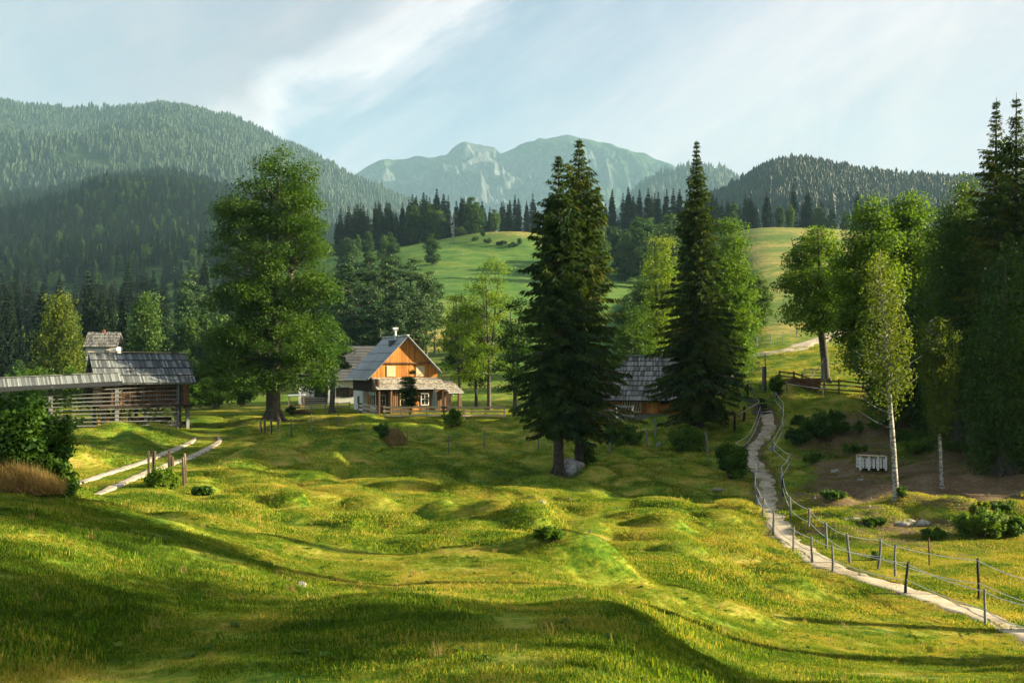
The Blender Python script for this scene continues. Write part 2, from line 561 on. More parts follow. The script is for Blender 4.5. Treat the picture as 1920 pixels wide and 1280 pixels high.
def foliage(name, stops, scale=0.35, trans=0.4, obj_random=True, tint=(1.5, 1.35, 0.6), rough=0.6, spec=0.25):
    """leaf material: colour varies from leaf to leaf and from clump to clump; leaves let light through"""
    m, N = new_mat(name)
    geo = N.node('ShaderNodeNewGeometry').outputs['Position']
    at = N.node('ShaderNodeAttribute', attribute_name='rnd').outputs['Fac']
    f = N.math('MULTIPLY', at, 0.45)
    f = N.math('ADD', f, N.math('MULTIPLY', N.noise(geo, scale, 3.0), 0.55))
    if obj_random:
        r = N.node('ShaderNodeObjectInfo').outputs['Random']
        f = N.math('ADD', f, N.math('MULTIPLY', N.math('SUBTRACT', r, 0.5), 0.35))
    c = N.ramp(f, stops)
    p = N.node('ShaderNodeBsdfPrincipled')
    N.l.new(c, p.inputs['Base Color'])
    p.inputs['Roughness'].default_value = rough
    p.inputs['Specular IOR Level'].default_value = spec
    t = N.node('ShaderNodeBsdfTranslucent')
    N.l.new(N.mix(1.0, c, tint, 'MULTIPLY'), t.inputs[0])
    mx = N.node('ShaderNodeMixShader')
    mx.inputs[0].default_value = trans
    N.l.new(p.outputs[0], mx.inputs[1]); N.l.new(t.outputs[0], mx.inputs[2])
    o = N.node('ShaderNodeOutputMaterial')
    N.l.new(mx.outputs[0], o.inputs[0])
    return m


def wood(name, c1, c2, c3=None, axis='z', board=0.18, rough=0.85, board_axis='x'):
    """weathered boards or poles: grain along one axis, tone changes board by board (object space)"""
    m, N = new_mat(name)
    oc = N.node('ShaderNodeTexCoord').outputs['Object']
    sc = {'x': (0.7, 9, 9), 'y': (9, 0.7, 9), 'z': (9, 9, 0.7)}[axis]
    g_ = N.noise(N.mapping(oc, sc), 1.6, 5.0, 0.6, 0.4)
    sep = N.node('ShaderNodeSeparateXYZ'); N.l.new(oc, sep.inputs[0])
    ba = sep.outputs['XYZ'.index(board_axis.upper())]
    fl = N.math('FLOOR', N.math('DIVIDE', ba, board))
    wn = N.node('ShaderNodeTexWhiteNoise', noise_dimensions='1D')
    N.l.new(fl, wn.inputs['W'])
    at = N.node('ShaderNodeAttribute', attribute_name='rnd').outputs['Fac']
    f = N.math('ADD', N.math('MULTIPLY', g_, 0.55), N.math('MULTIPLY', wn.outputs[0], 0.3))
    f = N.math('ADD', f, N.math('MULTIPLY', N.math('SUBTRACT', at, 0.5), 0.5))
    stops = [(0.2, c1), (0.75, c2)] if c3 is None else [(0.15, c1), (0.5, c2), (0.85, c3)]
    c = N.ramp(f, stops)
    fr = N.math('FRACT', N.math('DIVIDE', ba, board))
    gap = N.math('LESS_THAN', fr, 0.07)
    c = N.mix(gap, c, [k * 0.25 for k in c1])
    principled(N, c, rough, g_, 0.4, 0.02)
    return m


def plain(name, c1, c2, scale=3.0, rough=0.8, metal=0.0, bstr=0.2, spec=0.3):
    m, N = new_mat(name)
    oc = N.node('ShaderNodeTexCoord').outputs['Object']
    n = N.noise(oc, scale, 5.0, 0.6)
    c = N.ramp(n, [(0.3, c1), (0.7, c2)])
    principled(N, c, rough, n, bstr, 0.02, metal=metal, spec=spec)
    return m


# ground
def ground_mat():
    m, N = new_mat('meadow_ground')
    pos = N.node('ShaderNodeNewGeometry').outputs['Position']
    big = N.noise(pos, 0.09, 4.0, 0.6)
    mid = N.noise(pos, 0.55, 5.0, 0.65, 0.5)
    fine = N.noise(pos, 6.0, 4.0, 0.7)
    f = N.math('ADD', N.math('MULTIPLY', big, 0.3), N.math('MULTIPLY', mid, 0.7))
    f = N.math('ADD', N.math('MULTIPLY', f, 0.72), N.math('MULTIPLY', fine, 0.28))
    c = N.ramp(f, [(0.36, (0.045, 0.065, 0.010)), (0.41, (0.034, 0.096, 0.005)), (0.47, (0.100, 0.160, 0.010)), (0.53, (0.20, 0.22, 0.022)), (0.60, (0.33, 0.26, 0.07))])
    # attribute masks written on the ground's points
    soil = N.node('ShaderNodeAttribute', attribute_name='soil').outputs['Fac']  # bare soil, plus some painted shade on the rough bank
    dirt = N.ramp(N.math('ADD', N.math('MULTIPLY', mid, 0.5), N.math('MULTIPLY', fine, 0.5)),
                  [(0.35, (0.05, 0.035, 0.018)), (0.5, (0.11, 0.075, 0.04)), (0.65, (0.19, 0.15, 0.09))])
    sf = N.math('ADD', soil, N.math('MULTIPLY', N.math('SUBTRACT', mid, 0.5), 1.1), clamp=True)
    sf = N.ramp(sf, [(0.42, 0.0), (0.58, 1.0)])
    c = N.mix(sf, c, dirt)
    hay = N.node('ShaderNodeAttribute', attribute_name='hay').outputs['Fac']
    hc = N.ramp(N.math('ADD', N.math('MULTIPLY', mid, 0.5), N.math('MULTIPLY', N.noise(pos, 0.05, 4.0), 0.5)),
                [(0.42, (0.07, 0.13, 0.025)), (0.5, (0.16, 0.18, 0.035)), (0.57, (0.34, 0.26, 0.08))])
    farf = N.node('ShaderNodeAttribute', attribute_name='far').outputs['Fac']
    pn = N.noise(pos, 0.16, 6.0, 0.7)
    c = N.mix(farf, c, N.ramp(N.math('ADD', N.math('MULTIPLY', pn, 0.7), N.math('MULTIPLY', big, 0.3)), [(0.38, (0.035, 0.095, 0.018)), (0.5, (0.065, 0.145, 0.024)), (0.62, (0.12, 0.18, 0.035))]))
    hf = N.math('ADD', hay, N.math('MULTIPLY', N.math('SUBTRACT', big, 0.5), 0.7), clamp=True)
    c = N.mix(hf, c, hc)
    b = N.math('ADD', N.math('MULTIPLY', fine, 0.6), N.math('MULTIPLY', mid, 1.2))
    principled(N, c, 0.95, b, 0.5, 0.12, spec=0.1)
    return m


GM = ground_mat()
FOL = {
    'spruce': foliage('spruce_needles', [(0.2, (0.026, 0.066, 0.018)), (0.5, (0.070, 0.125, 0.022)), (0.75, (0.17, 0.18, 0.026)), (0.95, (0.25, 0.18, 0.04))], 0.5, 0.42, tint=(1.3, 1.2, 0.6)),
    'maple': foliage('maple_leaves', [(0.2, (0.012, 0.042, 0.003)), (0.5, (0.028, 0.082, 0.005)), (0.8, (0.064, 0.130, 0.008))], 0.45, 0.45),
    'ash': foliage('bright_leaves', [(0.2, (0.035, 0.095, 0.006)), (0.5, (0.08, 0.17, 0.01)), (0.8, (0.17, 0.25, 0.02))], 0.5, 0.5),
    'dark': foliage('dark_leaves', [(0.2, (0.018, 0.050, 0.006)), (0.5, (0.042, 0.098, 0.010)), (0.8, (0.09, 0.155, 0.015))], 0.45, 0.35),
    'birch': foliage('birch_leaves', [(0.2, (0.045, 0.085, 0.008)), (0.5, (0.10, 0.15, 0.014)), (0.8, (0.20, 0.23, 0.03))], 0.6, 0.5),
    'pine': foliage('pine_needles', [(0.2, (0.015, 0.045, 0.018)), (0.5, (0.035, 0.085, 0.03)), (0.8, (0.07, 0.13, 0.04))], 0.3, 0.25),
    'forest': foliage('forest_needles', [(0.15, (0.003, 0.012, 0.008)), (0.5, (0.009, 0.028, 0.014)), (0.85, (0.022, 0.052, 0.019))], 0.02, 0.15),
    'leafy': foliage('forest_leaves', [(0.2, (0.014, 0.048, 0.009)), (0.5, (0.034, 0.088, 0.014)), (0.85, (0.075, 0.14, 0.024))], 0.1, 0.35),
    'bush': foliage('bush_leaves', [(0.2, (0.018, 0.062, 0.006)), (0.5, (0.050, 0.125, 0.010)), (0.85, (0.12, 0.20, 0.016))], 1.2, 0.4),
    'dry': foliage('dry_grass', [(0.2, (0.14, 0.09, 0.03)), (0.5, (0.28, 0.20, 0.07)), (0.85, (0.42, 0.33, 0.14))], 2.0, 0.3),
}
BARK = plain('grey_bark', (0.035, 0.032, 0.027), (0.11, 0.10, 0.085), 4.0, 0.95, bstr=0.8)
BARKD = plain('dark_bark', (0.03, 0.024, 0.02), (0.09, 0.07, 0.055), 4.0, 0.95, bstr=0.8)


def birch_bark():
    m, N = new_mat('birch_bark')
    oc = N.node('ShaderNodeTexCoord').outputs['Object']
    n = N.noise(N.mapping(oc, (3.0, 3.0, 7.0)), 1.6, 4.0, 0.6, 0.8)
    c = N.ramp(n, [(0.40, (0.04, 0.035, 0.03)), (0.50, (0.26, 0.26, 0.24)), (0.64, (0.45, 0.45, 0.42))])
    principled(N, c, 0.8, n, 0.3, 0.02)
    return m


BIRCH = birch_bark()
W_GREY = wood('weathered_grey_wood', (0.08, 0.085, 0.085), (0.30, 0.32, 0.32), axis='z', board=9.0)
W_RAIL = wood('pale_rail_wood', (0.26, 0.21, 0.15), (0.62, 0.53, 0.38), axis='x', board=9.0)
W_ORANGE = wood('orange_board_wood', (0.24, 0.085, 0.018), (0.52, 0.22, 0.042), (0.66, 0.32, 0.08), axis='z', board=0.2)
W_BROWN = wood('brown_board_wood', (0.06, 0.03, 0.016), (0.18, 0.095, 0.045), (0.34, 0.21, 0.11), axis='z', board=0.22)
W_LOG = wood('dark_log_wood', (0.014, 0.008, 0.005), (0.05, 0.028, 0.016), axis='x', board=0.26, board_axis='z')
W_LOGO = wood('orange_log_wood', (0.20, 0.07, 0.015), (0.45, 0.19, 0.05), axis='x', board=0.22, board_axis='z')
W_STAKE = wood('split_stake_wood', (0.22, 0.15, 0.09), (0.60, 0.48, 0.32), axis='z', board=9.0)
PLASTER = plain('white_plaster', (0.62, 0.62, 0.60), (0.80, 0.80, 0.78), 0.9, 0.9)
ROOFM = plain('grey_sheet_roof', (0.17, 0.20, 0.22), (0.26, 0.295, 0.32), 0.8, 0.55, spec=0.4)
ROOFD = plain('dark_roof_tiles', (0.05, 0.055, 0.06), (0.12, 0.125, 0.13), 0.8, 0.7)
METAL = plain('pale_metal', (0.55, 0.57, 0.58), (0.75, 0.77, 0.78), 2.0, 0.4, metal=0.3)
GLASS = plain('dark_window_glass', (0.012, 0.016, 0.02), (0.03, 0.035, 0.04), 1.0, 0.12, spec=0.6)
WHITE = plain('white_painted_wood', (0.55, 0.56, 0.54), (0.78, 0.78, 0.74), 5.0, 0.7)
CREAM = plain('pale_shutter_wood', (0.50, 0.42, 0.26), (0.68, 0.58, 0.38), 5.0, 0.8)
ROPE = plain('pale_rope', (0.55, 0.55, 0.50), (0.72, 0.71, 0.64), 5.0, 0.8)
CLOTH = plain('grey_green_cloth', (0.20, 0.24, 0.20), (0.32, 0.36, 0.30), 6.0, 0.9)
BRICKM = plain('red_brown_brick', (0.16, 0.06, 0.035), (0.28, 0.12, 0.07), 6.0, 0.9)


def rock_mat(name='lichen_rock', c=((0.12, 0.12, 0.115), (0.34, 0.34, 0.33), (0.60, 0.60, 0.58)), s=1.6):
    m, N = new_mat(name)
    oc = N.node('ShaderNodeTexCoord').outputs['Object']
    n = N.noise(oc, s, 8.0, 0.68, 0.6)
    n2 = N.noise(oc, s * 6, 4.0, 0.6)
    f = N.math('ADD', N.math('MULTIPLY', n, 0.7), N.math('MULTIPLY', n2, 0.3))
    principled(N, N.ramp(f, [(0.38, c[0]), (0.5, c[1]), (0.64, c[2])]), 0.95, f, 0.9, 0.15)
    return m


ROCK = rock_mat()
PALEROCK = rock_mat('pale_rock', ((0.10, 0.10, 0.085), (0.26, 0.255, 0.23), (0.45, 0.44, 0.41)), 3.0)


def gravel_mat():
    m, N = new_mat('pale_gravel')
    pos = N.node('ShaderNodeNewGeometry').outputs['Position']
    a = N.noise(pos, 1.1, 5.0, 0.65)
    b = N.noise(pos, 14.0, 4.0, 0.7)
    f = N.math('ADD', N.math('MULTIPLY', a, 0.5), N.math('MULTIPLY', b, 0.5))
    c = N.ramp(f, [(0.36, (0.15, 0.12, 0.08)), (0.47, (0.34, 0.295, 0.22)), (0.60, (0.50, 0.45, 0.35))])
    principled(N, c, 0.95, b, 0.3, 0.01, spec=0.1)
    return m


GRAVEL = gravel_mat()


def shingle_mat(name, c1, c2, c3, lvl=0.62):
    """wooden shingles: courses across z, tone strip by strip (object space of the roof's own slope via UV)"""
    m, N = new_mat(name)
    uv = N.node('ShaderNodeUVMap').outputs[0]
    sep = N.node('ShaderNodeSeparateXYZ'); N.l.new(uv, sep.inputs[0])
    row = N.math('FLOOR', N.math('DIVIDE', sep.outputs[1], lvl))
    cx = N.math('FLOOR', N.math('DIVIDE', N.math('ADD', sep.outputs[0], N.math('MULTIPLY', row, 0.37)), 0.14))
    cv = N.node('ShaderNodeCombineXYZ'); N.put(cv.inputs[0], cx); N.put(cv.inputs[1], row)
    wn = N.node('ShaderNodeTexWhiteNoise', noise_dimensions='2D'); N.l.new(cv.outputs[0], wn.inputs['Vector'])
    fr = N.math('FRACT', N.math('DIVIDE', sep.outputs[1], lvl))
    g_ = N.noise(N.mapping(uv, (7, 1.0, 1)), 2.0, 4.0, 0.65)
    f = N.math('ADD', N.math('MULTIPLY', wn.outputs[0], 0.5), N.math('MULTIPLY', g_, 0.5))
    c = N.ramp(f, [(0.2, c1), (0.5, c2), (0.8, c3)])
    edge = N.math('LESS_THAN', fr, 0.09)
    c = N.mix(edge, c, [k * 0.3 for k in c1])
    fx = N.math('FRACT', N.math('DIVIDE', N.math('ADD', sep.outputs[0], N.math('MULTIPLY', row, 0.37)), 0.14))
    c = N.mix(N.math('LESS_THAN', fx, 0.1), c, [k * 0.6 for k in c1])
    principled(N, c, 0.85, f, 0.4, 0.03)
    return m


SH_GREY = shingle_mat('grey_wood_shingles', (0.045, 0.045, 0.043), (0.13, 0.13, 0.125), (0.30, 0.30, 0.28))
SH_LONG = shingle_mat('long_grey_shingles', (0.035, 0.043, 0.048), (0.095, 0.11, 0.12), (0.24, 0.27, 0.28), 1.05)
SH_PLANK = shingle_mat('grey_roof_planks', (0.05, 0.06, 0.066), (0.12, 0.14, 0.15), (0.26, 0.29, 0.30), 6.0)
SH_PALE = shingle_mat('pale_wood_shingles', (0.14, 0.125, 0.10), (0.28, 0.26, 0.22), (0.46, 0.43, 0.37), 0.3)


def roof_slab(name, quad, mat, parent, t=0.12, lip=0.0, courses=0):
    """sloping roof sheet: quad = eave-left, eave-right, ridge-right, ridge-left (local), with UVs in metres;
    courses > 0 steps the sheet into overlapping rows"""
    q = [np.array(p, float) for p in quad]
    L = np.linalg.norm(q[3] - q[0])
    nrm = np.cross(q[1] - q[0], q[3] - q[0]); nrm /= np.linalg.norm(nrm)
    if nrm[2] < 0: nrm = -nrm
    mb = MB(); uvs = []
    n = max(1, courses)
    for k in range(n):
        t0, t1 = k / n, (k + 1) / n
        a = q[0] * (1 - t0) + q[3] * t0; b = q[1] * (1 - t0) + q[2] * t0
        c = q[1] * (1 - t1) + q[2] * t1; d = q[0] * (1 - t1) + q[3] * t1
        up = nrm * (0.05 if n > 1 else 0.0)
        top = [a + up, b + up, c + up * .1, d + up * .1]
        low = [p - nrm * t for p in (a, b, c, d)]
        mb.add(top + low, [(0, 1, 2, 3), (7, 6, 5, 4), (0, 4, 5, 1), (1, 5, 6, 2), (2, 6, 7, 3), (3, 7, 4, 0)])
    o = mb.build(name, mat, parent)
    me = o.data
    uvl = me.uv_layers.new(name='UVMap')
    ex = (q[1] - q[0]) / np.linalg.norm(q[1] - q[0]); ey = np.cross(nrm, ex)
    if ey[2] < 0: ey = -ey
    co = np.zeros(len(me.vertices) * 3); me.vertices.foreach_get('co', co); co = co.reshape(-1, 3)
    li = np.zeros(len(me.loops), dtype=np.int32); me.loops.foreach_get('vertex_index', li)
    rel = co[li] - q[0]
    uvl.data.foreach_set('uv', np.stack([rel @ ex, rel @ ey], 1).reshape(-1).astype(np.float32))
    return o

#@@SETTING@@
# ------------------------------------------------------------------ ground sheet
def make_ground():
    fine = np.linspace(R(-32), R(32), 860)
    left = np.linspace(R(-180), R(-32), 120)[:-1]
    right = np.linspace(R(32), R(180), 120)[1:]
    th = np.concatenate([left, fine, right])
    d = [0.6]
    while d[-1] < 6800:
        x = d[-1]
        d.append(x * (1.05 if x < 4 else 1.0085 if x < 100 else 1.02 if x < 500 else 1.15))
    d = np.array(d)
    # distances are measured along the view axis inside the picture, so rows stay level in it
    TT, DD = np.meshgrid(th, d)
    X = DD * np.sin(TT); Y = DD * np.cos(TT)
    Z = ground_z(X.ravel(), Y.ravel()).reshape(X.shape)
    far = np.clip((DD - 600) / 400, 0, 1)
    Z = Z * (1 - far) + far * (-6)
    X = np.sign(X) * np.minimum(np.abs(X), 2300 + 0.01 * (np.abs(X) - 2300))
    Y = np.where(Y < -1500, -1500 + 0.01 * (Y + 1500), Y)
    Y = np.where(Y > 5930, 5930 + 0.01 * (Y - 5930), Y)
    V = np.stack([X, Y, Z], -1).reshape(-1, 3)
    nr, nc = X.shape
    i = np.arange(nr - 1)[:, None] * nc; j = np.arange(nc - 1)[None, :]
    Q = np.stack([i + j, i + j + 1, i + nc + j + 1, i + nc + j], -1).reshape(-1, 4)
    mb = MB(); mb.add(V, Q[:, ::-1])
    mb.add(np.concatenate([V[:nc], [[0, 0, -1.72]]]), [(k, k + 1, nc) for k in range(nc - 1)])
    o = mb.build('ground', GM, smooth=True)
    tag(o, kind='structure')
    nv = len(o.data.vertices)
    co = np.zeros(nv * 3); o.data.vertices.foreach_get('co', co); co = co.reshape(-1, 3)
    x, y, z = co.T
    yy = np.maximum(y, 1)
    px = 960 + F * x / yy; py = HY - F * z / yy
    soil = np.zeros(nv)
    def blob(cx, cy, wx, wy, s=1.0):
        e = ((px - cx) / wx)**2 + ((py - cy) / wy)**2
        return s * np.exp(-e * e)
    fm = (y > 5) & (y < 95)
    for b in [(1760, 905, 260, 38, .95), (1600, 935, 130, 30, .7), (1880, 930, 130, 34, .7), (1600, 990, 150, 34, .55), (1760, 1010, 170, 36, .55), (1570, 850, 110, 40, .42), (1620, 790, 110, 30, .38),
              (1720, 820, 240, 60, .40), (1850, 850, 120, 50, .5), (1040, 895, 60, 12, .4), (1850, 1000, 160, 60, .4), (1280, 850, 160, 40, .3), (50, 890, 90, 60, .6)]:  # bare soil; blobs beyond the rope fence also paint shade onto the grass
        soil += blob(*b)
    soil = np.where(fm, soil, 0)
    pdist = seg_dist(np.where(fm, x, 1e4), y, PATH)
    soil = np.maximum(soil, np.clip(1.25 - pdist / 1.1, 0, 0.9) * fm)
    for t in TRACKS:
        soil = np.maximum(soil, np.clip(1.1 - seg_dist(np.where(fm, x, 1e4), y, t) / 0.5, 0, 0.7) * fm)
    hay = np.clip((y - 115) / 60, 0, 1) * np.clip((px - 1300) / 80, 0, 1) * 0.75
    hay = np.maximum(hay, np.exp(-((px - 950) / 70)**2 - ((py - 437) / 9)**2) * (y > 300) * 1.2)
    hay = np.maximum(hay, np.exp(-((px - 1450) / 90)**2 - ((py - 605) / 22)**2) * (y > 110) * 1.3)
    hay = np.maximum(hay, np.exp(-((px - 820) / 60)**2 - ((py - 640) / 50)**2) * (y > 125) * 1.1)
    farm = np.clip((np.hypot(x, y) - 118) / 50, 0, 1)
    for nm, arr in (('soil', soil), ('hay', hay), ('far', farm)):
        a = o.data.attributes.new(nm, 'FLOAT', 'POINT'); a.data.foreach_set('value', arr.astype(np.float32))
    return o


make_ground()


def ribbon(name, pts, w, mat, lift=0.03, step=0.35, jag=0.25, width_fn=None):
    P = np.array(pts, float)
    seg = np.hypot(*np.diff(P, axis=0).T); s_ = np.concatenate([[0], np.cumsum(seg)])
    n = int(s_[-1] / step)
    q_ = np.linspace(0, s_[-1], n)
    X = pchip(s_, P[:, 0], q_); Y = pchip(s_, P[:, 1], q_)
    T = np.stack([np.gradient(X), np.gradient(Y)], 1); T /= np.linalg.norm(T, axis=1)[:, None]
    Nn = np.stack([-T[:, 1], T[:, 0]], 1)
    m = 9
    rows = []
    for k in range(m):
        a = (k / (m - 1) - 0.5) * 2
        ww = w / 2 * (1 + (jag * 2.6 * (vnoise(q_ * 1.7, np.full(n, 13.0 * np.sign(a) + 5), 0.8) + .6 * vnoise(q_ * 1.7, np.full(n, 33.0 * np.sign(a) + 5), 2.9)) if abs(a) > 0.3 else 0))
        if width_fn is not None: ww = ww * width_fn(q_ / s_[-1])
        x = X + Nn[:, 0] * a * ww; y = Y + Nn[:, 1] * a * ww
        z = ground_z(x, y) + lift * (1 if abs(a) < 0.9 else -1.0) + 0.012 * vnoise(x, y, 0.2)
        rows.append(np.stack([x, y, z], 1))
    V = np.stack(rows, 1).reshape(-1, 3)
    i = np.arange(n - 1)[:, None] * m; j = np.arange(m - 1)[None, :]
    Q = np.stack([i + j, i + j + 1, i + m + j + 1, i + m + j], -1).reshape(-1, 4)
    mb = MB(); mb.add(V, Q)
    return tag(mb.build(name, mat, smooth=True), kind='structure')


ribbon('path', PATH, 1.12, GRAVEL)
for t in TRACKS:
    ribbon('track', t, 0.48, GRAVEL, lift=0.07, width_fn=lambda u: np.clip((1.02 - u) * 6, 0.1, 1))
UP = []
for px, py in [(1400, 666), (1430, 665), (1470, 658), (1510, 646), (1545, 634), (1580, 622), (1640, 612)]:
    p = hit(px, py, 88, 180); UP.append((p.x, p.y))
ribbon('path', UP, 2.6, GRAVEL, lift=0.06, step=0.8)


# ------------------------------------------------------------------ hills behind
def hillmat(name, stops, scale, bump=0.5, rocky=False):
    m, N = new_mat(name)
    pos = N.node('ShaderNodeNewGeometry').outputs['Position']
    n = N.noise(pos, scale, 8.0, 0.62)
    if rocky:
        nz = N.node('ShaderNodeSeparateXYZ'); N.l.new(N.node('ShaderNodeNewGeometry').outputs['Normal'], nz.inputs[0])
        g_ = N.noise(N.mapping(pos, (1, 1, 0.45)), scale * 2.2, 9.0, 0.7, 1.0)
        rockc = N.ramp(g_, [(0.35, (0.035, 0.045, 0.055)), (0.5, (0.08, 0.09, 0.10)), (0.65, (0.15, 0.16, 0.17))])
        grass = N.ramp(n, [(0.4, (0.018, 0.040, 0.026)), (0.6, (0.045, 0.070, 0.038))])
        k = N.math('ADD', N.math('MULTIPLY', nz.outputs[2], 1.3), N.math('MULTIPLY', N.math('SUBTRACT', n, 0.5), 2.2))
        k = N.math('ADD', k, N.math('MULTIPLY', N.math('SUBTRACT', g_, 0.5), 1.6))
        at = N.node('ShaderNodeAttribute', attribute_name='rnd').outputs['Fac']
        k = N.math('ADD', k, N.math('MULTIPLY', at, 0.9))
        c = N.mix(N.ramp(k, [(0.95, 0.0), (1.0, 1.0)]) if False else N.ramp(N.math('MULTIPLY', k, 0.5), [(0.50, 0.0), (0.60, 1.0)]), rockc, grass)
    else:
        c = N.ramp(n, stops)
    principled(N, c, 1.0, n, bump, 8.0 if rocky else 2.0, spec=0.0)
    return m


HILLS = {}


class Hill:
    def __init__(self, crest, dc, d0, z0, nz=(0, 1), power=1.0, back=0.6):
        self.cx = [c[0] for c in crest]; self.cy = [c[1] for c in crest]
        self.dc, self.d0, self.z0, self.nz, self.p, self.back = dc, d0, z0, nz, power, back

    def z(self, px, d):
        t = (d - self.d0) / (self.dc - self.d0)
        zc = (HY - pchip(self.cx, self.cy, px)) / F * self.dc
        up = np.clip(t, 0, 1)
        f = up**self.p
        f = np.where(t > 0.85, f - 0.0, f)
        z = self.z0 + (zc - self.z0) * f
        z = np.where(t > 1, zc - (t - 1) * (self.dc - self.d0) * self.back, z)
        x = (px - 960) / F * d
        a, s_ = self.nz
        w = np.clip(t * 3, 0, 1) * np.clip(np.abs(t - 1) * 6 + 0.15, 0, 1)
        z = z + w * a * (vnoise(x, d, s_) + 0.5 * vnoise(x, d, s_ * .45) + 0.25 * vnoise(x, d, s_ * .2))
        return z

    def mesh(self, name, mat, n=260, rows=120, tmax=1.2, smooth=True, kind='structure', rough=None):
        pxs = np.linspace(self.cx[0], self.cx[-1], n)
        ds = np.linspace(self.d0, self.d0 + (self.dc - self.d0) * tmax, rows)
        P, D = np.meshgrid(pxs, ds)
        Z = self.z(P, D)
        if rough is not None: Z = rough(P, D, Z)
        X = (P - 960) / F * D
        V = np.stack([X, D, Z], -1).reshape(-1, 3)
        i = np.arange(rows - 1)[:, None] * n; j = np.arange(n - 1)[None, :]
        Q = np.stack([i + j, i + j + 1, i + n + j + 1, i + n + j], -1).reshape(-1, 4)
        mb = MB(); mb.add(V, Q, 0.0)
        self.grid = (pxs, ds, Z)
        self.obj = tag(mb.build(name, mat, smooth=smooth), kind=kind)
        return self.obj


hm = hillmat('forest_floor', [(0.35, (0.012, 0.028, 0.012)), (0.65, (0.035, 0.065, 0.022))], 0.01)
big = Hill([(-1100, 330), (-600, 240), (-200, 200), (0, 197), (100, 203), (180, 204), (310, 198), (400, 214), (500, 250), (560, 280), (620, 311), (680, 340),
            (745, 366), (850, 410), (1000, 480), (1200, 600)], 3000, 1250, 90, nz=(90, 430))
big.mesh('hill', hm)
spur = Hill([(-1200, 480), (-600, 430), (-200, 400), (0, 382), (100, 362), (200, 340), (300, 330), (400, 350), (470, 375), (560, 410), (640, 450), (720, 500), (800, 560)],
            1500, 430, 6, nz=(34, 200), power=0.95)
spur.mesh('hill', hm)
rhill = Hill([(1240, 430), (1320, 385), (1380, 355), (1420, 331), (1460, 314), (1500, 308), (1540, 316), (1600, 328), (1700, 336), (1800, 340), (1920, 345),
              (2200, 360), (2700, 420)], 1300, 560, 10, nz=(25, 180))
rhill.mesh('hill', hm)
thill = Hill([(1150, 400), (1220, 335), (1260, 320), (1300, 310), (1340, 314), (1380, 331), (1420, 345), (1500, 380), (1600, 430)], 3300, 2300, 60, nz=(40, 300))
thill.mesh('hill', hm)

mt = Hill([(560, 420), (640, 345), (675, 321), (720, 300), (760, 297), (785, 291), (805, 294), (835, 288), (850, 274), (872, 265), (885, 268), (900, 270), (925, 273),
           (940, 285), (960, 278), (985, 264), (1000, 262), (1012, 258), (1020, 260), (1040, 255), (1062, 250), (1085, 258), (1110, 263), (1150, 272),
           (1180, 280), (1205, 284), (1230, 298), (1262, 310), (1290, 325), (1340, 350), (1420, 380), (1550, 450)], 5600, 4000, 120, nz=(0, 500), power=0.85, back=0.5)


def fbm_ridge(x, y, s_, o=5):
    z = 0; a = 1.0; tot = 0
    for k in range(o):
        z = z + a * (1 - np.abs(vnoise(x, y, s_ / 2**k)) * 4); tot += a; a *= 0.55
    return z / tot


def mt_rough(P, D, Z):
    x = (P - 960) / F * D
    t = (D - 4000) / 1600
    w = np.clip(t * 2.5, 0, 1) * np.clip(np.abs(t - 1) * 5 + 0.07, 0, 1)
    ridge = fbm_ridge(x + 0.25 * D, D * 0.6, 210, 6)
    return Z + w * (150 * (ridge - 0.35) + 60 * vnoise(x, D, 90) + 30 * vnoise(x, D, 35)) + np.clip((P - 1000) / 200, 0, 1) * 0


mo = mt.mesh('mountain', hillmat('limestone_and_grass', None, 0.006, 1.0, rocky=True), n=620, rows=330, rough=mt_rough)
_co = np.zeros(len(mo.data.vertices) * 3); mo.data.vertices.foreach_get('co', _co); _co = _co.reshape(-1, 3)
_px = 960 + F * _co[:, 0] / _co[:, 1]; _py = HY - F * _co[:, 2] / _co[:, 1]
_g = np.clip((_px - 1040) / 130, 0, 1) * 0.75 + np.clip((_py - 340) / 60, 0, 1) * 0.25
_g = _g - np.exp(-((_px - 900) / 90)**2 - ((_py - 290) / 25)**2) * 0.35 + np.clip((790 - _px) / 60, 0, 1) * 0.3 + np.exp(-((_px - 1000) / 60)**2 - ((_py - 275) / 14)**2) * 0.5
mo.data.attributes['rnd'].data.foreach_set('value', _g.astype(np.float32))


# ------------------------------------------------------------------ far woods (one mass each)
def cone_tree(g, tiers=4, sides=6):
    """jagged little conifer of height 1; returns verts, tris"""
    V = []; Fc = []
    for k in range(tiers):
        z0 = 0.06 + 0.8 * k / tiers; z1 = min(1.0, z0 + 1.25 / tiers)
        r = 0.17 * (1 - z0)**0.85 + 0.01
        b = len(V)
        for i in range(sides * 2):
            a = math.pi * i / sides + g.random() * .3
            rr = r * (1.25 if i % 2 else 0.6) * (0.8 + 0.4 * g.random())
            V.append((rr * math.cos(a), rr * math.sin(a), z0 + (0.0 if i % 2 else 0.03)))
        V.append((0, 0, z1))
        for i in range(sides * 2): Fc.append((b + i, b + (i + 1) % (sides * 2), b + sides * 2))
    return np.array(V), np.array(Fc)


def puff_tree(g, n=110):
    """loose little broadleaf crown of height 1 made of leaf faces"""
    mb = MB()
    c = g.normal(size=(n, 3)); c /= np.linalg.norm(c, axis=1)[:, None]
    c *= (0.55 + 0.45 * g.random((n, 1)))
    C = c * np.array((0.32, 0.32, 0.40)) + (0, 0, 0.58)
    leaves(mb, C, 0.13, c + g.normal(size=(n, 3)) * .5, g=g, aspect=0.8)
    return mb


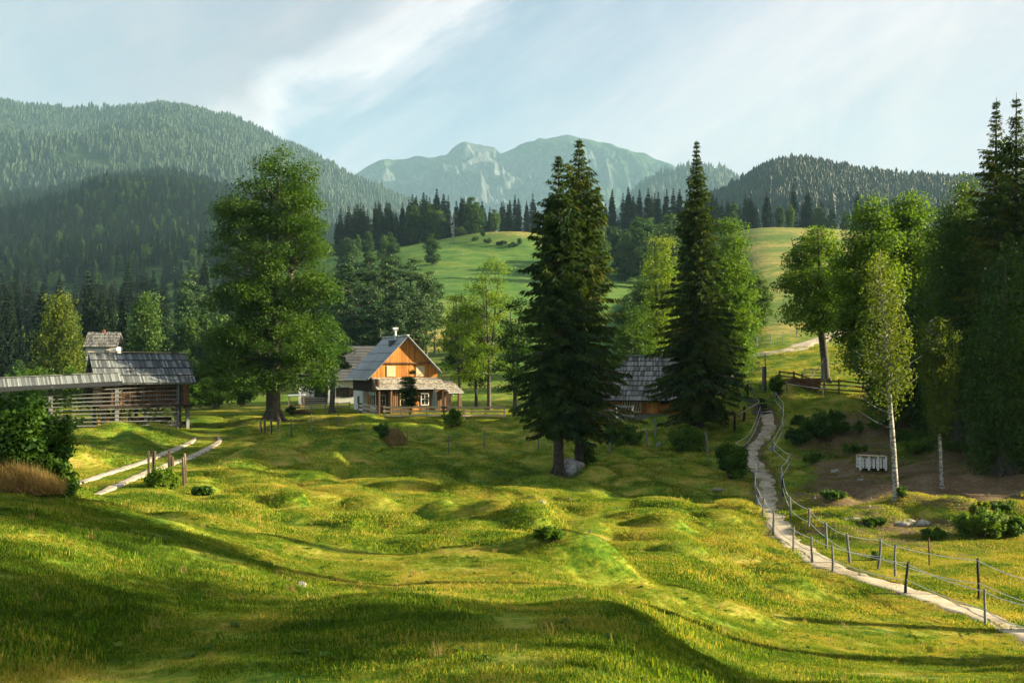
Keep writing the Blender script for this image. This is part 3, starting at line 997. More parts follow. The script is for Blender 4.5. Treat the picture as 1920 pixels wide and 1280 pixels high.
def merge_trees(name, P, H, mat, label, cat, tiers=3, sides=5, wid=1.0, seed=5, leafy=0.0, mat2=None):
    g = np.random.default_rng(seed)
    protos = [cone_tree(g, tiers, sides) for _ in range(6)]
    mb = MB()
    which = g.integers(0, 6, len(P))
    ang = g.random(len(P)) * 6.28
    for k in range(6):
        m = which == k
        if not m.any(): continue
        v, f = protos[k]
        p = P[m]; h = H[m]; a = ang[m]; c, s_ = np.cos(a), np.sin(a)
        w = wid * (0.8 + 0.5 * g.random(len(p)))
        X = (v[None, :, 0] * c[:, None] - v[None, :, 1] * s_[:, None]) * (h * w)[:, None] + p[:, 0:1]
        Y = (v[None, :, 0] * s_[:, None] + v[None, :, 1] * c[:, None]) * (h * w)[:, None] + p[:, 1:2]
        Z = v[None, :, 2] * h[:, None] + p[:, 2:3] - 0.4
        n = len(p); nv = len(v)
        V = np.stack([X, Y, Z], -1).reshape(-1, 3)
        Fc = (f[None] + (np.arange(n) * nv)[:, None, None]).reshape(-1, 3)
        mb.add(V, Fc, np.repeat(g.random(n), nv))
    o = mb.build(name, mat)
    return tag(o, label, cat, kind='stuff')


def scatter_hill(hill, n, px0, px1, t0, t1, g, hmin, hmax, keep=None):
    px = g.uniform(px0, px1, n); t = g.uniform(t0**2, t1**2, n)**0.5
    d = hill.d0 + (hill.dc - hill.d0) * t
    z = hill.z(px, d)
    py = HY - F * z / d
    m = np.ones(n, bool) if keep is None else keep(px, py, d)
    P = np.stack([(px - 960) / F * d, d, z], 1)[m]
    return P, g.uniform(hmin, hmax, m.sum()) * (0.55 + 0.5 * (vnoise(P[:, 0], P[:, 1], 70) + 0.5) + 0.35 * g.random(len(P))**2)


gf = np.random.default_rng(21)
P, H = scatter_hill(big, 30000, -200, 1010, 0.1, 1.06, gf, 16, 27,
                    keep=lambda px, py, d: ~((np.abs(px - 158) < 42) & (py > 286) & (py < 318) & ((py - 286) > np.abs(px - 158) * 0.2)))
merge_trees('forest', P, H, FOL['forest'], 'dense spruce forest covering the highest wooded mountain on the left', 'forest', 3, 4, 1.3, 1)
SPUR_P, SPUR_H = scatter_hill(spur, 12500, -200, 800, 0.0, 1.07, gf, 11, 19)
P, H = scatter_hill(rhill, 17000, 1230, 2150, 0.1, 1.04, gf, 9, 17)
merge_trees('forest', P, H, FOL['forest'], 'blue-green spruce forest on the hill behind the right meadow', 'forest', 4, 5, 1.25, 3)
P, H = scatter_hill(thill, 4000, 1180, 1560, 0.2, 1.05, gf, 20, 30)
merge_trees('forest', P, H, FOL['forest'], 'hazy far forest on the small rounded hill right of the rocky mountain', 'forest', 2, 4, 1.0, 4)
# ------------------------------------------------------------------ trees
def trunk_path(H, lean=(0, 0), wob=0.0, n=10, g=rng, top=1.0):
    t = np.linspace(0, top, n)
    p = np.stack([lean[0] * t**1.3 + wob * np.cumsum(g.normal(size=n)) * .25, lean[1] * t**1.3 + wob * np.cumsum(g.normal(size=n)) * .25, H * t], 1)
    p[0, :2] = 0
    return p


def spruce_meshes(H, Rb, seed, base=0.06, whorl=0.36, shape=0.85, spray=0.30, dens=1.0, trunk_r=None, droop=0.35, rag=0, gap=0.0):
    """a spruce: trunk, and whorls of drooping branches hung with needle sprays"""
    g = np.random.default_rng(seed)
    tr = MB(); fo = MB()
    tp = trunk_path(H, wob=0.02 * H / 20, g=g, n=14)
    r0 = trunk_r or H * 0.014
    tr.tube(tp, r0 * (1 - np.linspace(0, 1, 14))**0.9 + 0.012, 10, wob=0.12)
    for k in range(6):      # root flare
        a = k * 1.05 + g.random() * .4
        tr.tube([(math.cos(a) * r0 * .5, math.sin(a) * r0 * .5, r0 * 1.6), (math.cos(a) * r0 * 1.1, math.sin(a) * r0 * 1.1, r0 * .5),
                 (math.cos(a) * r0 * 2.0, math.sin(a) * r0 * 2.0, -0.15)], [r0 * .4, r0 * .42, r0 * .15], 6)
    z = H * base
    CC = []; NN = []; DD = []; SS = []; RR = []
    sides_bias = g.random(24) * 0.6 + 0.68
    while z < H * 0.995:
        t = (z - H * base) / (H * (1 - base))
        L0 = Rb * ((1 - t)**shape) * (0.90 + 0.1 * math.sin(z * 2.1)) + 0.12
        if t < 0.10: L0 *= 0.62 + 3.8 * t
        L0 *= min(1.0, ((1 - t) / 0.22 + .06)**0.55)
        nb = int(g.integers(6, 10)) if t < 0.85 else 5
        a0 = g.random() * 6.28
        for b in range(nb):
            if g.random() < gap: continue
            a = a0 + b * 6.283 / nb + g.normal() * .16
            L = L0 * g.uniform(0.72, 1.10) * sides_bias[int((a % 6.283) / 6.284 * 12) + 12 * int(t > .5)] ** 1.0
            if g.random() < 0.07: L *= 1.18
            if rag: L *= 0.66 + 0.48 * g.random() ** 0.8
            el_ = 0.45 * t**2 + 0.08
            dr = droop * (1.1 - 0.9 * t)
            m = max(4, int(L / 0.24 * dens) + 2)
            s_ = np.linspace(0.12, 1, m)
            rad = L * s_
            zz = z + L * (el_ * s_ - dr * s_**1.5 + 0.22 * dr * s_**4) 
            ax = np.stack([math.cos(a) * rad + np.interp(z, tp[:, 2], tp[:, 0]), math.sin(a) * rad + np.interp(z, tp[:, 2], tp[:, 1]), zz], 1)
            if L > 0.8 and (b % 2 == 0):
                tr.tube(ax[::max(1, m // 4)], 0.02 + 0.012 * L * (1 - t), 3, cap=False)
            fwd = np.array((math.cos(a), math.sin(a), 0)); sd_ = np.array((-math.sin(a), math.cos(a), 0))
            rb = g.random()
            kk = 5
            for e in range(kk):
                side = (-1, 1, -.5, .5, 0)[e]
                wl = (0.30 * L * (1 - s_) * abs(side) + 0.12) * g.uniform(.6, 1.2, m)
                dirv = fwd[None] * g.uniform(.35, .9, (m, 1)) + sd_[None] * side * g.uniform(.8, 1.2, (m, 1)) + np.array((0, 0, -1))[None] * g.uniform(.25, 1.15, (m, 1))
                dirv /= np.linalg.norm(dirv, axis=1)[:, None]
                c = ax + dirv * wl[:, None]
                CC.append(c + g.normal(size=c.shape) * 0.04); DD.append(dirv)
                SS.append(spray * (0.7 + 0.5 * g.random(m)) * (0.35 + 0.65 * min(1, L / 1.4)))
                RR.append(np.clip(rb * .6 + .4 * g.random(m) , 0, 1))
        z += whorl * (0.7 + 0.6 * g.random()) * (0.75 + 0.25 * (1 - t))
    C = np.concatenate(CC); D = np.concatenate(DD); S = np.concatenate(SS); Rn = np.concatenate(RR)
    n = len(C)
    for rep in range(3):
        w = np.cross(D, g.normal(size=(n, 3))); w /= np.linalg.norm(w, axis=1)[:, None]
        hw = (S * 0.125)[:, None]
        a_ = C - D * (S * .5)[:, None]; b_ = C + D * (S * .6)[:, None]
        V = np.stack([a_, C - w * hw, b_, C + w * hw], 1).reshape(-1, 3)
        fo.add(V, np.arange(4 * n).reshape(-1, 4), np.repeat(Rn, 4))
    return tr, fo


def broad_meshes(H, env, seed, trunk_r, nclump=120, per=170, cr=1.0, leaf=0.22, flat=0.5, lean=(0, 0), leaders=3, split=0.25,
                 crown0=0.2, weep=0.0, wob=0.0, tw=0.35, shell=0.6, spread=0.10):
    """env: list of (height fraction, radius); leaf clumps on branches from a trunk that splits into leaders"""
    g = np.random.default_rng(seed)
    tr = MB(); fo = MB()
    hz = np.array([e[0] for e in env]) * H; hr = np.array([e[1] for e in env])
    base = trunk_path(H * split, (lean[0] * split, lean[1] * split), wob, 6, g)
    Ls = []
    for k in range(max(1, leaders)):
        a = k * 6.283 / max(1, leaders) + g.random()
        n = 9
        t = np.linspace(0, 1, n)
        off = np.interp(H * (split + (1 - split) * .6), hz, hr) * spread * (0 if leaders == 1 else 1) * 3.0
        e = np.stack([base[-1, 0] + (lean[0] * (1 - split)) * t + math.cos(a) * off * t**0.7 + wob * np.cumsum(g.normal(size=n)) * .2,
                      base[-1, 1] + (lean[1] * (1 - split)) * t + math.sin(a) * off * t**0.7 + wob * np.cumsum(g.normal(size=n)) * .2,
                      H * split + H * (1 - split) * t * g.uniform(.84, .97)], 1)
        e[0] = base[-1]
        Ls.append(e)
        tr.tube(e, trunk_r * (0.75 if leaders > 1 else .85) * (1 - t)**0.8 * .9 + 0.015, 7)
    tr.tube(np.concatenate([[base[0] - (0, 0, .3)], base]), trunk_r * np.array([1.5, 1.25, 1.05, 1.0, .95, .9, .86]), 12, wob=0.15, cap=False)
    for k in range(5):
        a = k * 1.26 + g.random() * .5
        tr.tube([(math.cos(a) * trunk_r * .6, math.sin(a) * trunk_r * .6, trunk_r * 1.8), (math.cos(a) * trunk_r * 1.2, math.sin(a) * trunk_r * 1.2, trunk_r * .5),
                 (math.cos(a) * trunk_r * 2.1, math.sin(a) * trunk_r * 2.1, -0.15)], [trunk_r * .4, trunk_r * .42, trunk_r * .15], 6)
    cs = []
    tries = 0
    while len(cs) < nclump and tries < nclump * 60:
        tries += 1
        z = H * g.uniform(crown0, 1.0)
        r = np.interp(z, hz, hr)
        if g.random() > (r / hr.max()) ** 1.2 + 0.08: continue
        a = g.random() * 6.283
        rr = r * (g.random() ** 0.5 * shell + (1 - shell) * g.random())
        rr = min(r, rr * (0.9 + 0.35 * math.sin(3 * a + seed) * 0.4))
        c = np.array((rr * math.cos(a) + lean[0] * (z / H)**1.3, rr * math.sin(a) + lean[1] * (z / H)**1.3, z))
        if cs and min(np.linalg.norm((np.array(cs) - c) * (1, 1, 1.6), axis=1)) < cr * 0.62: continue
        cs.append(c)
    for c in cs:
        Lk = Ls[int(g.integers(len(Ls)))]
        best = min(Ls, key=lambda e: np.linalg.norm(e[:, :2].mean(0) - c[:2]))
        Lk = best
        dist = np.hypot(*(c[:2] - Lk[:, :2].mean(0)))
        zs = np.clip(c[2] - dist * g.uniform(.45, .9), Lk[0, 2] - 0.0, Lk[-1, 2])
        st = np.array([np.interp(zs, Lk[:, 2], Lk[:, 0]), np.interp(zs, Lk[:, 2], Lk[:, 1]), zs])
        if c[2] < H * split: st = np.array([np.interp(c[2], base[:, 2], base[:, 0]), np.interp(c[2], base[:, 2], base[:, 1]), max(c[2] * .9, H * crown0 * .8)])
        mid = (st + c) / 2 + (0, 0, -0.02 * dist) + g.normal(size=3) * dist * .06
        L = np.linalg.norm(c - st)
        rb = 0.012 * L + 0.02
        tt = np.linspace(0, 1, 5)[:, None]
        pts = (1 - tt)**2 * st + 2 * tt * (1 - tt) * (mid + (0, 0, .12 * L)) + tt**2 * c
        tr.tube(pts, [rb * 1.4, rb * 1.1, rb * .8, rb * .5, rb * .25], 4, cap=False)
        crr = cr * g.uniform(.65, 1.25)
        n = int(per * (crr / cr)**2 * g.uniform(.75, 1.2))
        v = g.normal(size=(n, 3)); v /= np.linalg.norm(v, axis=1)[:, None]
        rad = g.random((n, 1))**0.45
        P = v * rad * crr * np.array((1, 1, flat))
        # lumpy outline with sprigs
        P *= (1 + tw * np.sin(v[:, 0:1] * 5 + c[0] * 3) * np.sin(v[:, 1:2] * 6 + c[1] * 2))
        if weep: 
            k = g.random(n) < .8
            P[k, 2] -= weep * g.random(k.sum())**1.2 * crr * 1.6
            P[k, :2] *= 0.8
        P[:, 2] -= 0.25 * np.hypot(P[:, 0], P[:, 1]) * flat
        out = v * 0.5 + g.normal(size=(n, 3)) * .6 + (0, 0, .7)
        rc = g.random()
        leaves(fo, P + c, leaf, out if not weep else g.normal(size=(n, 3)) + v, np.clip(rc * .55 + .45 * g.random(n), 0, 1), g=g)
    return tr, fo


def plant_tree(name, label, cat, loc, tr, fo, barkm, folm, rotz=0.0, group=None, fname='crown'):
    t = empty(name, loc, rotz, label=label, cat=cat, group=group)
    tr.build('trunk', barkm, t, smooth=True)
    fo.build(fname, folm, t)
    return t


def treeat(px, py=None, d=None):
    if d is None: return hit(px, py, 12)
    return gp(px, d)


def height(px_top, py_top, base):
    return (HY - py_top) / F * base.y - base.z


# the large maple left of the farmhouse
b = hit(512, 789, 70)
Hm = height(512, 292, b)
k = b.y / F
tr, fo = broad_meshes(Hm, [(0.0, 60 * k), (0.10, 100 * k), (0.16, 136 * k), (0.26, 142 * k), (0.34, 132 * k), (0.45, 124 * k), (0.55, 122 * k), (0.68, 112 * k), (0.78, 106 * k), (0.86, 88 * k), (0.93, 76 * k), (1.0, 50 * k)],
                      41, 0.62, nclump=300, per=430, cr=1.4, leaf=0.215, flat=0.62, leaders=4, split=0.22, crown0=0.13, spread=0.11, shell=0.88, wob=0.12, lean=(0.8, 0))
plant_tree('maple_tree', 'very tall broad green maple standing on the lawn left of the farmhouse', 'tree', b, tr, fo, BARK, FOL['maple'])

# two spruces by the boulder
b = hit(1047, 889, 40)
H1 = height(1048, 292, b)
tr, fo = spruce_meshes(H1, 3.9, 11, base=0.14, whorl=0.40, shape=0.66, spray=0.46, dens=1.0, trunk_r=0.34, droop=0.42, rag=1)
plant_tree('spruce_tree', 'huge dark spruce beside the grey boulder, with a bare lower trunk', 'tree', b, tr, fo, BARKD, FOL['spruce'])
b = gp(1086, b.y + 2.6)
H1 = height(1082, 258, b)
tr, fo = spruce_meshes(H1, 3.7, 12, base=0.12, whorl=0.40, shape=0.66, spray=0.46, dens=1.0, trunk_r=0.3, droop=0.42, rag=1)
plant_tree('spruce_tree', 'tall spruce close behind the boulder, its top the highest of the pair in the middle', 'tree', b, tr, fo, BARKD, FOL['spruce'])
# spruce between barn and path
b = gp(1306, 76)
H1 = height(1308, 262, b)
tr, fo = spruce_meshes(H1, 4.3, 13, base=0.05, whorl=0.40, shape=0.92, spray=0.46, dens=1.0, trunk_r=0.36, droop=0.46, rag=1)
plant_tree('spruce_tree', 'tall pointed dark spruce standing alone in front of the right end of the barn', 'tree', b, tr, fo, BARKD, FOL['spruce'])
# two spruces at the right edge
b = gp(1868, 61)
H1 = height(1860, 182, b)
tr, fo = spruce_meshes(H1, 3.4, 14, base=0.12, whorl=0.42, shape=0.85, spray=0.40, dens=0.95, trunk_r=0.3, gap=0.15, rag=1)
plant_tree('spruce_tree', 'thin-topped spruce at the right edge, left one of the two tops', 'tree', b, tr, fo, BARKD, FOL['spruce'])
b = gp(1906, 59)
H1 = height(1896, 173, b)
tr, fo = spruce_meshes(H1, 3.6, 15, base=0.12, whorl=0.42, shape=0.85, spray=0.40, dens=0.95, trunk_r=0.33, gap=0.15, rag=1)
plant_tree('spruce_tree', 'thin-topped spruce at the right edge, right one of the two tops', 'tree', b, tr, fo, BARKD, FOL['spruce'])


def bt(name, label, px, d, top, halfw, seed, fol, env=None, bark=BARK, tr_r=None, cat='tree', group=None, **kw):
    b = gp(px, d)
    H = height(px, top, b)
    k = d / F * halfw
    env = env or [(0.0, .3), (0.2, .8), (0.4, 1.0), (0.6, .98), (0.8, .75), (0.92, .5), (1, .15)]
    a = dict(nclump=110, per=200, cr=max(0.7, H * .07), leaf=0.24, flat=0.5, leaders=2, split=.3, crown0=.2, wob=.12)
    a.update(kw)
    tr, fo = broad_meshes(H, [(z, r * k) for z, r in env], seed, tr_r or H * .017, **a)
    return plant_tree(name, label, cat, b, tr, fo, bark, FOL[fol], group=group)


# trees between farmhouse and spruce
bt('ash_tree', 'airy green tree just right of the farmhouse porch', 862, 114, 545, 52, 51, 'ash', nclump=60, per=130, cr=1.15, crown0=.22, leaders=3, shell=.8)
bt('ash_tree', 'taller airy green tree between the porch and the big spruce', 917, 113, 487, 70, 52, 'ash', nclump=95, per=140, cr=1.3, crown0=.25, leaders=3, shell=.8, tr_r=.22)
bt('young_tree', 'slender young tree with dark trunk right behind the rail fence', 893, 116, 590, 30, 53, 'maple', nclump=36, per=120, cr=.9, crown0=.25, leaders=2)
bt('young_tree', 'small leafy tree hanging over the end of the rail fence beside the spruce', 965, 100, 560, 40, 54, 'maple', nclump=50, per=150, cr=1.0, crown0=.2, leaders=2)
bt('garden_tree', 'small round-topped tree in front of the farmhouse porch roof', 770, 101, 690, 22, 55, 'maple', nclump=34, per=190, cr=.55, leaf=.17, crown0=.22, leaders=1,
   env=[(0.1, .5), (.3, .95), (.5, 1), (.7, .75), (.88, .45), (1, .1)])
bt('broadleaf_tree', 'green tree overhanging the left house wing behind the maple', 622, 108, 600, 44, 56, 'maple', nclump=60, per=200, cr=1.0, crown0=.5, leaders=2, tr_r=.3, env=[(.3, .2), (.5, 1), (.75, .9), (1, .3)])
# behind barn and second spruce
bt('broadleaf_tree', 'rounded green tree rising behind the barn roof', 1185, 118, 578, 50, 57, 'maple', nclump=70, per=200, cr=1.2)
bt('broadleaf_tree', 'bright green tree between the two spruce groups, behind the barn', 1240, 122, 440, 44, 58, 'ash', nclump=110, per=200, cr=1.5, crown0=.1)
bt('broadleaf_tree', 'bright green tree rising just right behind the lone dark spruce', 1368, 103, 408, 52, 59, 'ash', nclump=170, per=210, cr=1.35, crown0=.08, env=[(0, .5), (.2, 1), (.5, .9), (.75, .6), (.9, .4), (1, .1)])
bt('broadleaf_tree', 'soft green tree standing low between the spruces', 1210, 150, 520, 36, 60, 'leafy', nclump=70, per=180, cr=1.7, crown0=.1, leaf=.4)
# maple by the gate
bt('maple_tree', 'maple with bare leaning trunk and wide crown beside the gravel drive', 1549, 92, 425, 84, 61, 'ash', nclump=130, per=240, cr=1.2, crown0=.36, leaders=3, split=.38,
   env=[(.3, .5), (.42, 1), (.6, 1.05), (.78, .85), (.9, .55), (1, .2)], lean=(-1.0, 0), tr_r=.36, spread=.22, wob=.1)
# group behind the birches
bt('broadleaf_tree', 'tall leafy tree behind the front birch, right of the maple', 1632, 82, 372, 66, 62, 'ash', nclump=170, per=240, cr=1.3, crown0=.16)
bt('broadleaf_tree', 'tall broad tree with layered crown behind the two birches', 1705, 84, 360, 80, 63, 'ash', nclump=210, per=240, cr=1.3, crown0=.12)
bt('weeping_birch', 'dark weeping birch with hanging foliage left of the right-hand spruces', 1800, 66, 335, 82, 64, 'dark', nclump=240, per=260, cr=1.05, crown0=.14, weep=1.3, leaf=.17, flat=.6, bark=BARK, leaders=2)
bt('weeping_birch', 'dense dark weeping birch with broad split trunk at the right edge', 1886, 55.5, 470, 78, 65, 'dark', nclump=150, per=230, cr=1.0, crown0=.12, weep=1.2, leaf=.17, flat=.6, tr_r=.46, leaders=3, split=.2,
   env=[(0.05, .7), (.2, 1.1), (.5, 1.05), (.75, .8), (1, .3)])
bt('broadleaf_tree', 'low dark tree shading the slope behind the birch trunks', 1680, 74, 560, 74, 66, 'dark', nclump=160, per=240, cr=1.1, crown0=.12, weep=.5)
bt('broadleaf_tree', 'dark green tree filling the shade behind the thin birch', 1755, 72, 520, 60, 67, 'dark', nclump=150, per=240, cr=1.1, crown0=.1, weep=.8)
# the birches themselves
b = hit(1680, 936, 30)
Hb = height(1660, 468, b); k = b.y / F
tr, fo = broad_meshes(Hb, [(.3, 10 * k), (.38, 28 * k), (.5, 44 * k), (.65, 56 * k), (.82, 50 * k), (.95, 30 * k), (1, 8 * k)], 71, .12, nclump=100, per=85, cr=.6, leaf=.12, flat=.7,
                      lean=(-30 * k, .2), leaders=1, split=.45, crown0=.42, weep=1.1, wob=.05, tw=.2)
for a, z0, L in ((2.6, .46, 2.1), (3.4, .52, 1.9), (.4, .42, 1.6), (5.8, .5, 1.7), (2.9, .34, 1.5), (3.3, .28, 1.7), (0.2, .6, 1.3)):
    p0 = np.array((-30 * k * z0**1.3, .1, Hb * z0))
    dv = np.array((math.cos(a), .3 * math.sin(a), .45))
    tr.tube([p0, p0 + dv * L * .5, p0 + dv * L + (0, 0, .15)], [.035, .024, .01], 4)
plant_tree('birch_tree', 'white-barked birch with a pale yellow-green crown right of the crate', 'tree', b, tr, fo, BIRCH, FOL['birch'])
b = hit(1766, 914, 34)
Hb = height(1755, 592, b); k = b.y / F
tr, fo = broad_meshes(Hb, [(.1, 8 * k), (.4, 16 * k), (.6, 30 * k), (.72, 46 * k), (.9, 42 * k), (1, 14 * k)], 72, .085, nclump=110, per=120, cr=.5, leaf=.12, flat=.8,
                      lean=(-10 * k, .1), leaders=2, split=.55, crown0=.35, weep=.4, wob=.05, tw=.2)
plant_tree('birch_tree', 'thin small birch with a bright yellow-green top, second from the right edge', 'tree', b, tr, fo, BIRCH, FOL['birch'])

# ---- bushes
def bush(name, label, px, d, halfw, hpx, seed, fol='bush', leaf=0.12, n=26, per=150, cat='bush', group=None, stems=True, upright=0.0, py=None, aspect=.6, sprigs=1.7):
    b = gp(px, d) if py is None else hit(px, py, 10)
    d = b.y
    g = np.random.default_rng(seed)
    w = halfw / F * d; h = hpx / F * d
    fo = MB(); st = MB()
    for i in range(n):
        a = g.random() * 6.283; r = w * g.random()**.6 * .8
        z = h * (0.15 + .72 * g.random() * math.sqrt(max(0.05, 1 - (r / w)**2)))
        c = np.array((r * math.cos(a), r * math.sin(a) * .8, z))
        cr = min(w, h) * g.uniform(.14, .36)
        m = int(per * g.uniform(.7, 1.3))
        v = g.normal(size=(m, 3)); v /= np.linalg.norm(v, axis=1)[:, None]
        P = v * g.random((m, 1))**.4 * cr
        if upright: P[:, 2] *= 1 + upright
        P = P + c
        P[:, 2] = np.abs(P[:, 2])
        leaves(fo, P, leaf, v * .6 + g.normal(size=(m, 3)) * .6 + (0, 0, .5), np.clip(g.random() * .5 + .5 * g.random(m), 0, 1), aspect, g)
        for q_ in range(int(3 * sprigs)):      # loose sprigs standing out of the outline
            dv = g.normal(size=3); dv[2] = abs(dv[2]) + .5; dv /= np.linalg.norm(dv)
            u = np.linspace(.2, 1, 14)[:, None]
            Ls = cr * g.uniform(1.1, 2.0)
            ln = c + dv * u * Ls - np.array((0, 0, .25)) * (u**2) * Ls
            ln = np.repeat(ln, 2, 0) + g.normal(size=(28, 3)) * leaf * .5
            ln[:, 2] = np.abs(ln[:, 2])
            leaves(fo, ln, leaf, g.normal(size=(28, 3)) + (0, 0, .6), np.full(28, g.random()), aspect, g)
        if stems: st.tube([(c[0] * .15, c[1] * .15, -.1), c * .6, c], [.02, .014, .006], 3, cap=False)
    t = empty(name, b, label=label, cat=cat, group=group)
    fo.build('foliage', FOL[fol], t)
    if stems: st.build('stem', BARK, t)
    return t


bush('bush', 'large leafy bush at the left edge on the shaded knoll', 20, 22.5, 118, 195, 81, leaf=.115, n=75, per=330, upright=.1)
bush('bush', 'lower spreading part of scrub trailing right from the knoll bush', 95, 21.8, 45, 85, 82, leaf=.10, n=26, per=200)
def straw(mb, C, g, L, spread=.35, w=.012, up=True):
    n = len(C)
    D = g.normal(size=(n, 3)) * spread + (0, 0, 1 if up else -1); D /= np.linalg.norm(D, axis=1)[:, None]
    wv = np.cross(D, g.normal(size=(n, 3))); wv /= np.linalg.norm(wv, axis=1)[:, None]
    LL = L * g.uniform(.5, 1.2, (n, 1))
    V = np.stack([C - wv * w, C + wv * w, C + D * LL + g.normal(size=(n, 3)) * .04], 1).reshape(-1, 3)
    mb.add(V, np.arange(3 * n).reshape(-1, 3), np.repeat(g.random(n), 3))


b = gp(28, 20.9)
g_ = np.random.default_rng(83); n_ = 9000
a_ = g_.random(n_) * 6.283; r_ = g_.random(n_)**.6
C_ = np.stack([r_ * np.cos(a_) * 1.0, r_ * np.sin(a_) * .45, np.maximum(0, .5 * (1 - r_**1.5)) * g_.random(n_)], 1)
fo = MB(); straw(fo, C_, g_, .32, .5, .007)
t_ = empty('dry_grass_clump', b, label='brown dry grass clump under the large bush at the left edge', cat='grass clump')
fo.build('straw', FOL['dry'], t_)
bush('bush', 'round dark green bush below the bend of the path on its left', 1372, 66, 34, 72, 84, leaf=.16, n=36, per=220, py=897)
bush('bush', 'leafy scrub on the shaded bank right of the path', 1493, 66, 26, 30, 85, leaf=.15, n=20, per=150, py=832)
bush('bush', 'wide low scrub behind it on the shaded bank, right of the path', 1535, 70, 40, 40, 86, leaf=.15, n=26, per=150, py=818)
bush('bush', 'low green shrub behind the first birch trunk', 1722, 60, 32, 34, 87, leaf=.14, n=22, per=160, py=852)
bush('bush', 'small green shrub hugging the foot of the first birch', 1693, 49, 10, 26, 88, leaf=.09, n=10, per=110, py=936)
bush('bush', 'lush nettle-like bush on the hump at the lower right', 1842, 42, 52, 52, 89, leaf=.12, n=30, per=190, py=1006)
bush('bush', 'tall sprigs of pale green rising behind the nettle-like bush', 1836, 45, 16, 60, 90, leaf=.10, n=10, per=90, py=978, fol='birch', upright=1.0)
bush('bush', 'low green bush at the right edge beyond the rope fence', 1905, 43, 26, 34, 91, leaf=.12, n=16, per=130, py=1004)
bush('bush', 'small bush beside the steps at the top of the path', 1457, 80, 17, 42, 92, leaf=.16, n=18, per=140)
bush('bush', 'bush wrapped round a fence post in front of the farmhouse fence', 847, 88, 18, 46, 93, leaf=.15, n=20, per=140)
bush('bush', 'ivy-like growth climbing beside the boulder', 1098, 64.5, 20, 55, 94, leaf=.13, n=22, per=150)
bush('bush', 'shrubs hanging over the old wall below the barn', 1168, 72, 38, 50, 95, leaf=.15, n=26, per=160)
bush('bush', 'leafy shrub at the foot of the lone dark spruce', 1290, 71, 42, 52, 96, leaf=.15, n=26, per=160)
bush('weed_patch', 'green weeds growing between the split stakes at the left', 308, 38.5, 36, 34, 97, leaf=.10, n=24, per=140, fol='ash', cat='weeds', upright=.8)
bush('weed_patch', 'ragged brown-green plants right of the split stakes', 378, 38, 26, 18, 98, leaf=.09, n=16, per=110, cat='weeds')
bush('weed_patch', 'low plants growing on the top of the mound in mid meadow', 1030, 31, 30, 22, 99, leaf=.07, n=18, per=110, cat='weeds', fol='ash', py=1012)
bush('weed_patch', 'bright green leaves at the foot of a rope fence post', 1645, 33, 12, 18, 100, leaf=.07, n=8, per=70, cat='weeds', fol='ash', py=1050)
bush('bush', 'pale shrub right of the hayrack on the lawn edge', 352, 118, 30, 62, 101, leaf=.28, n=22, per=120, fol='ash')
bush('bush', 'round pale green shrub between hayrack and big maple', 405, 120, 38, 66, 102, leaf=.28, n=26, per=130, fol='ash')
bush('bush', 'shrub under the left branches of the big maple', 455, 122, 30, 50, 103, leaf=.28, n=20, per=110)
bush('bush', 'low bush row seen through the hayrack at its left bay', 60, 112, 70, 90, 104, leaf=.28, n=30, per=130)
bush('bush', 'leafy bush seen through the rails of the middle hayrack bay', 160, 115, 70, 80, 105, leaf=.28, n=30, per=130, fol='ash')
bush('bush', 'thicket seen through the open lower storey of the hay barn', 270, 116, 70, 70, 106, leaf=.28, n=30, per=130, fol='ash')
bush('bush', 'small clipped bush beside the wood pile near the left house', 545, 108, 9, 22, 107, leaf=.14, n=10, per=90)

# ---- woods of countable trees: prototypes, then copies
def mid_conifer(seed, H=20, Rb=2.9):
    return spruce_meshes(H, Rb, seed, base=0.05, whorl=0.8, shape=0.85, spray=0.95, dens=0.42, trunk_r=.25)


def mid_pine(seed, H=20):
    return broad_meshes(H, [(.3, 1.2), (.45, 3.0), (.6, 3.0), (.8, 2.3), (.92, 1.5), (1, .4)], seed, .22, nclump=64, per=100, cr=1.15, leaf=.42, flat=.35, leaders=1, split=.5, crown0=.34, wob=.1)


def mid_leafy(seed, H=14):
    return broad_meshes(H, [(.05, 1.5), (.25, 3.2), (.5, 3.4), (.75, 2.6), (.92, 1.4), (1, .4)], seed, .22, nclump=80, per=90, cr=1.25, leaf=.5, flat=.7, leaders=2, split=.3, crown0=.1)


def combo(name, meshes, bark, fol, far=False):
    """far trees are one mesh: trunk and crown joined with two materials"""
    tr, fo = meshes
    nt = sum(len(f) for f in tr.F)
    mb = MB(); mb.join(tr); mb.join(fo)
    me = mb.mesh(name, bark)
    me.materials.append(fol)
    idx = np.ones(len(me.polygons), dtype=np.int32); idx[:nt] = 0
    me.polygons.foreach_set('material_index', idx)
    return me


CON = [combo('conifer', mid_conifer(200 + i, 20, (2.7, 3.1, 2.5, 3.4)[i]), BARKD, FOL['forest']) for i in range(4)]
PIN = [combo('pine', mid_pine(210 + i), BARK, FOL['pine']) for i in range(3)]
LEA = [combo('leafy', mid_leafy(220 + i), BARK, FOL['leafy']) for i in range(4)]
SPUR_SCATTER = True
gw = np.random.default_rng(77)


def wood_tree(name, me, px, d, H, H0, label, group, wide=1.0, cat='tree', zoff=0.0):
    p = gp(px, d)
    o = bpy.data.objects.new(name, me)
    col.objects.link(o)
    s_ = H / H0
    o.scale = (s_ * wide, s_ * wide, s_)
    o.rotation_euler = (0, 0, gw.random() * 6.28)
    o.location = (p.x, p.y, p.z - .2 + zoff)
    tag(o, label, cat, group)
    return o


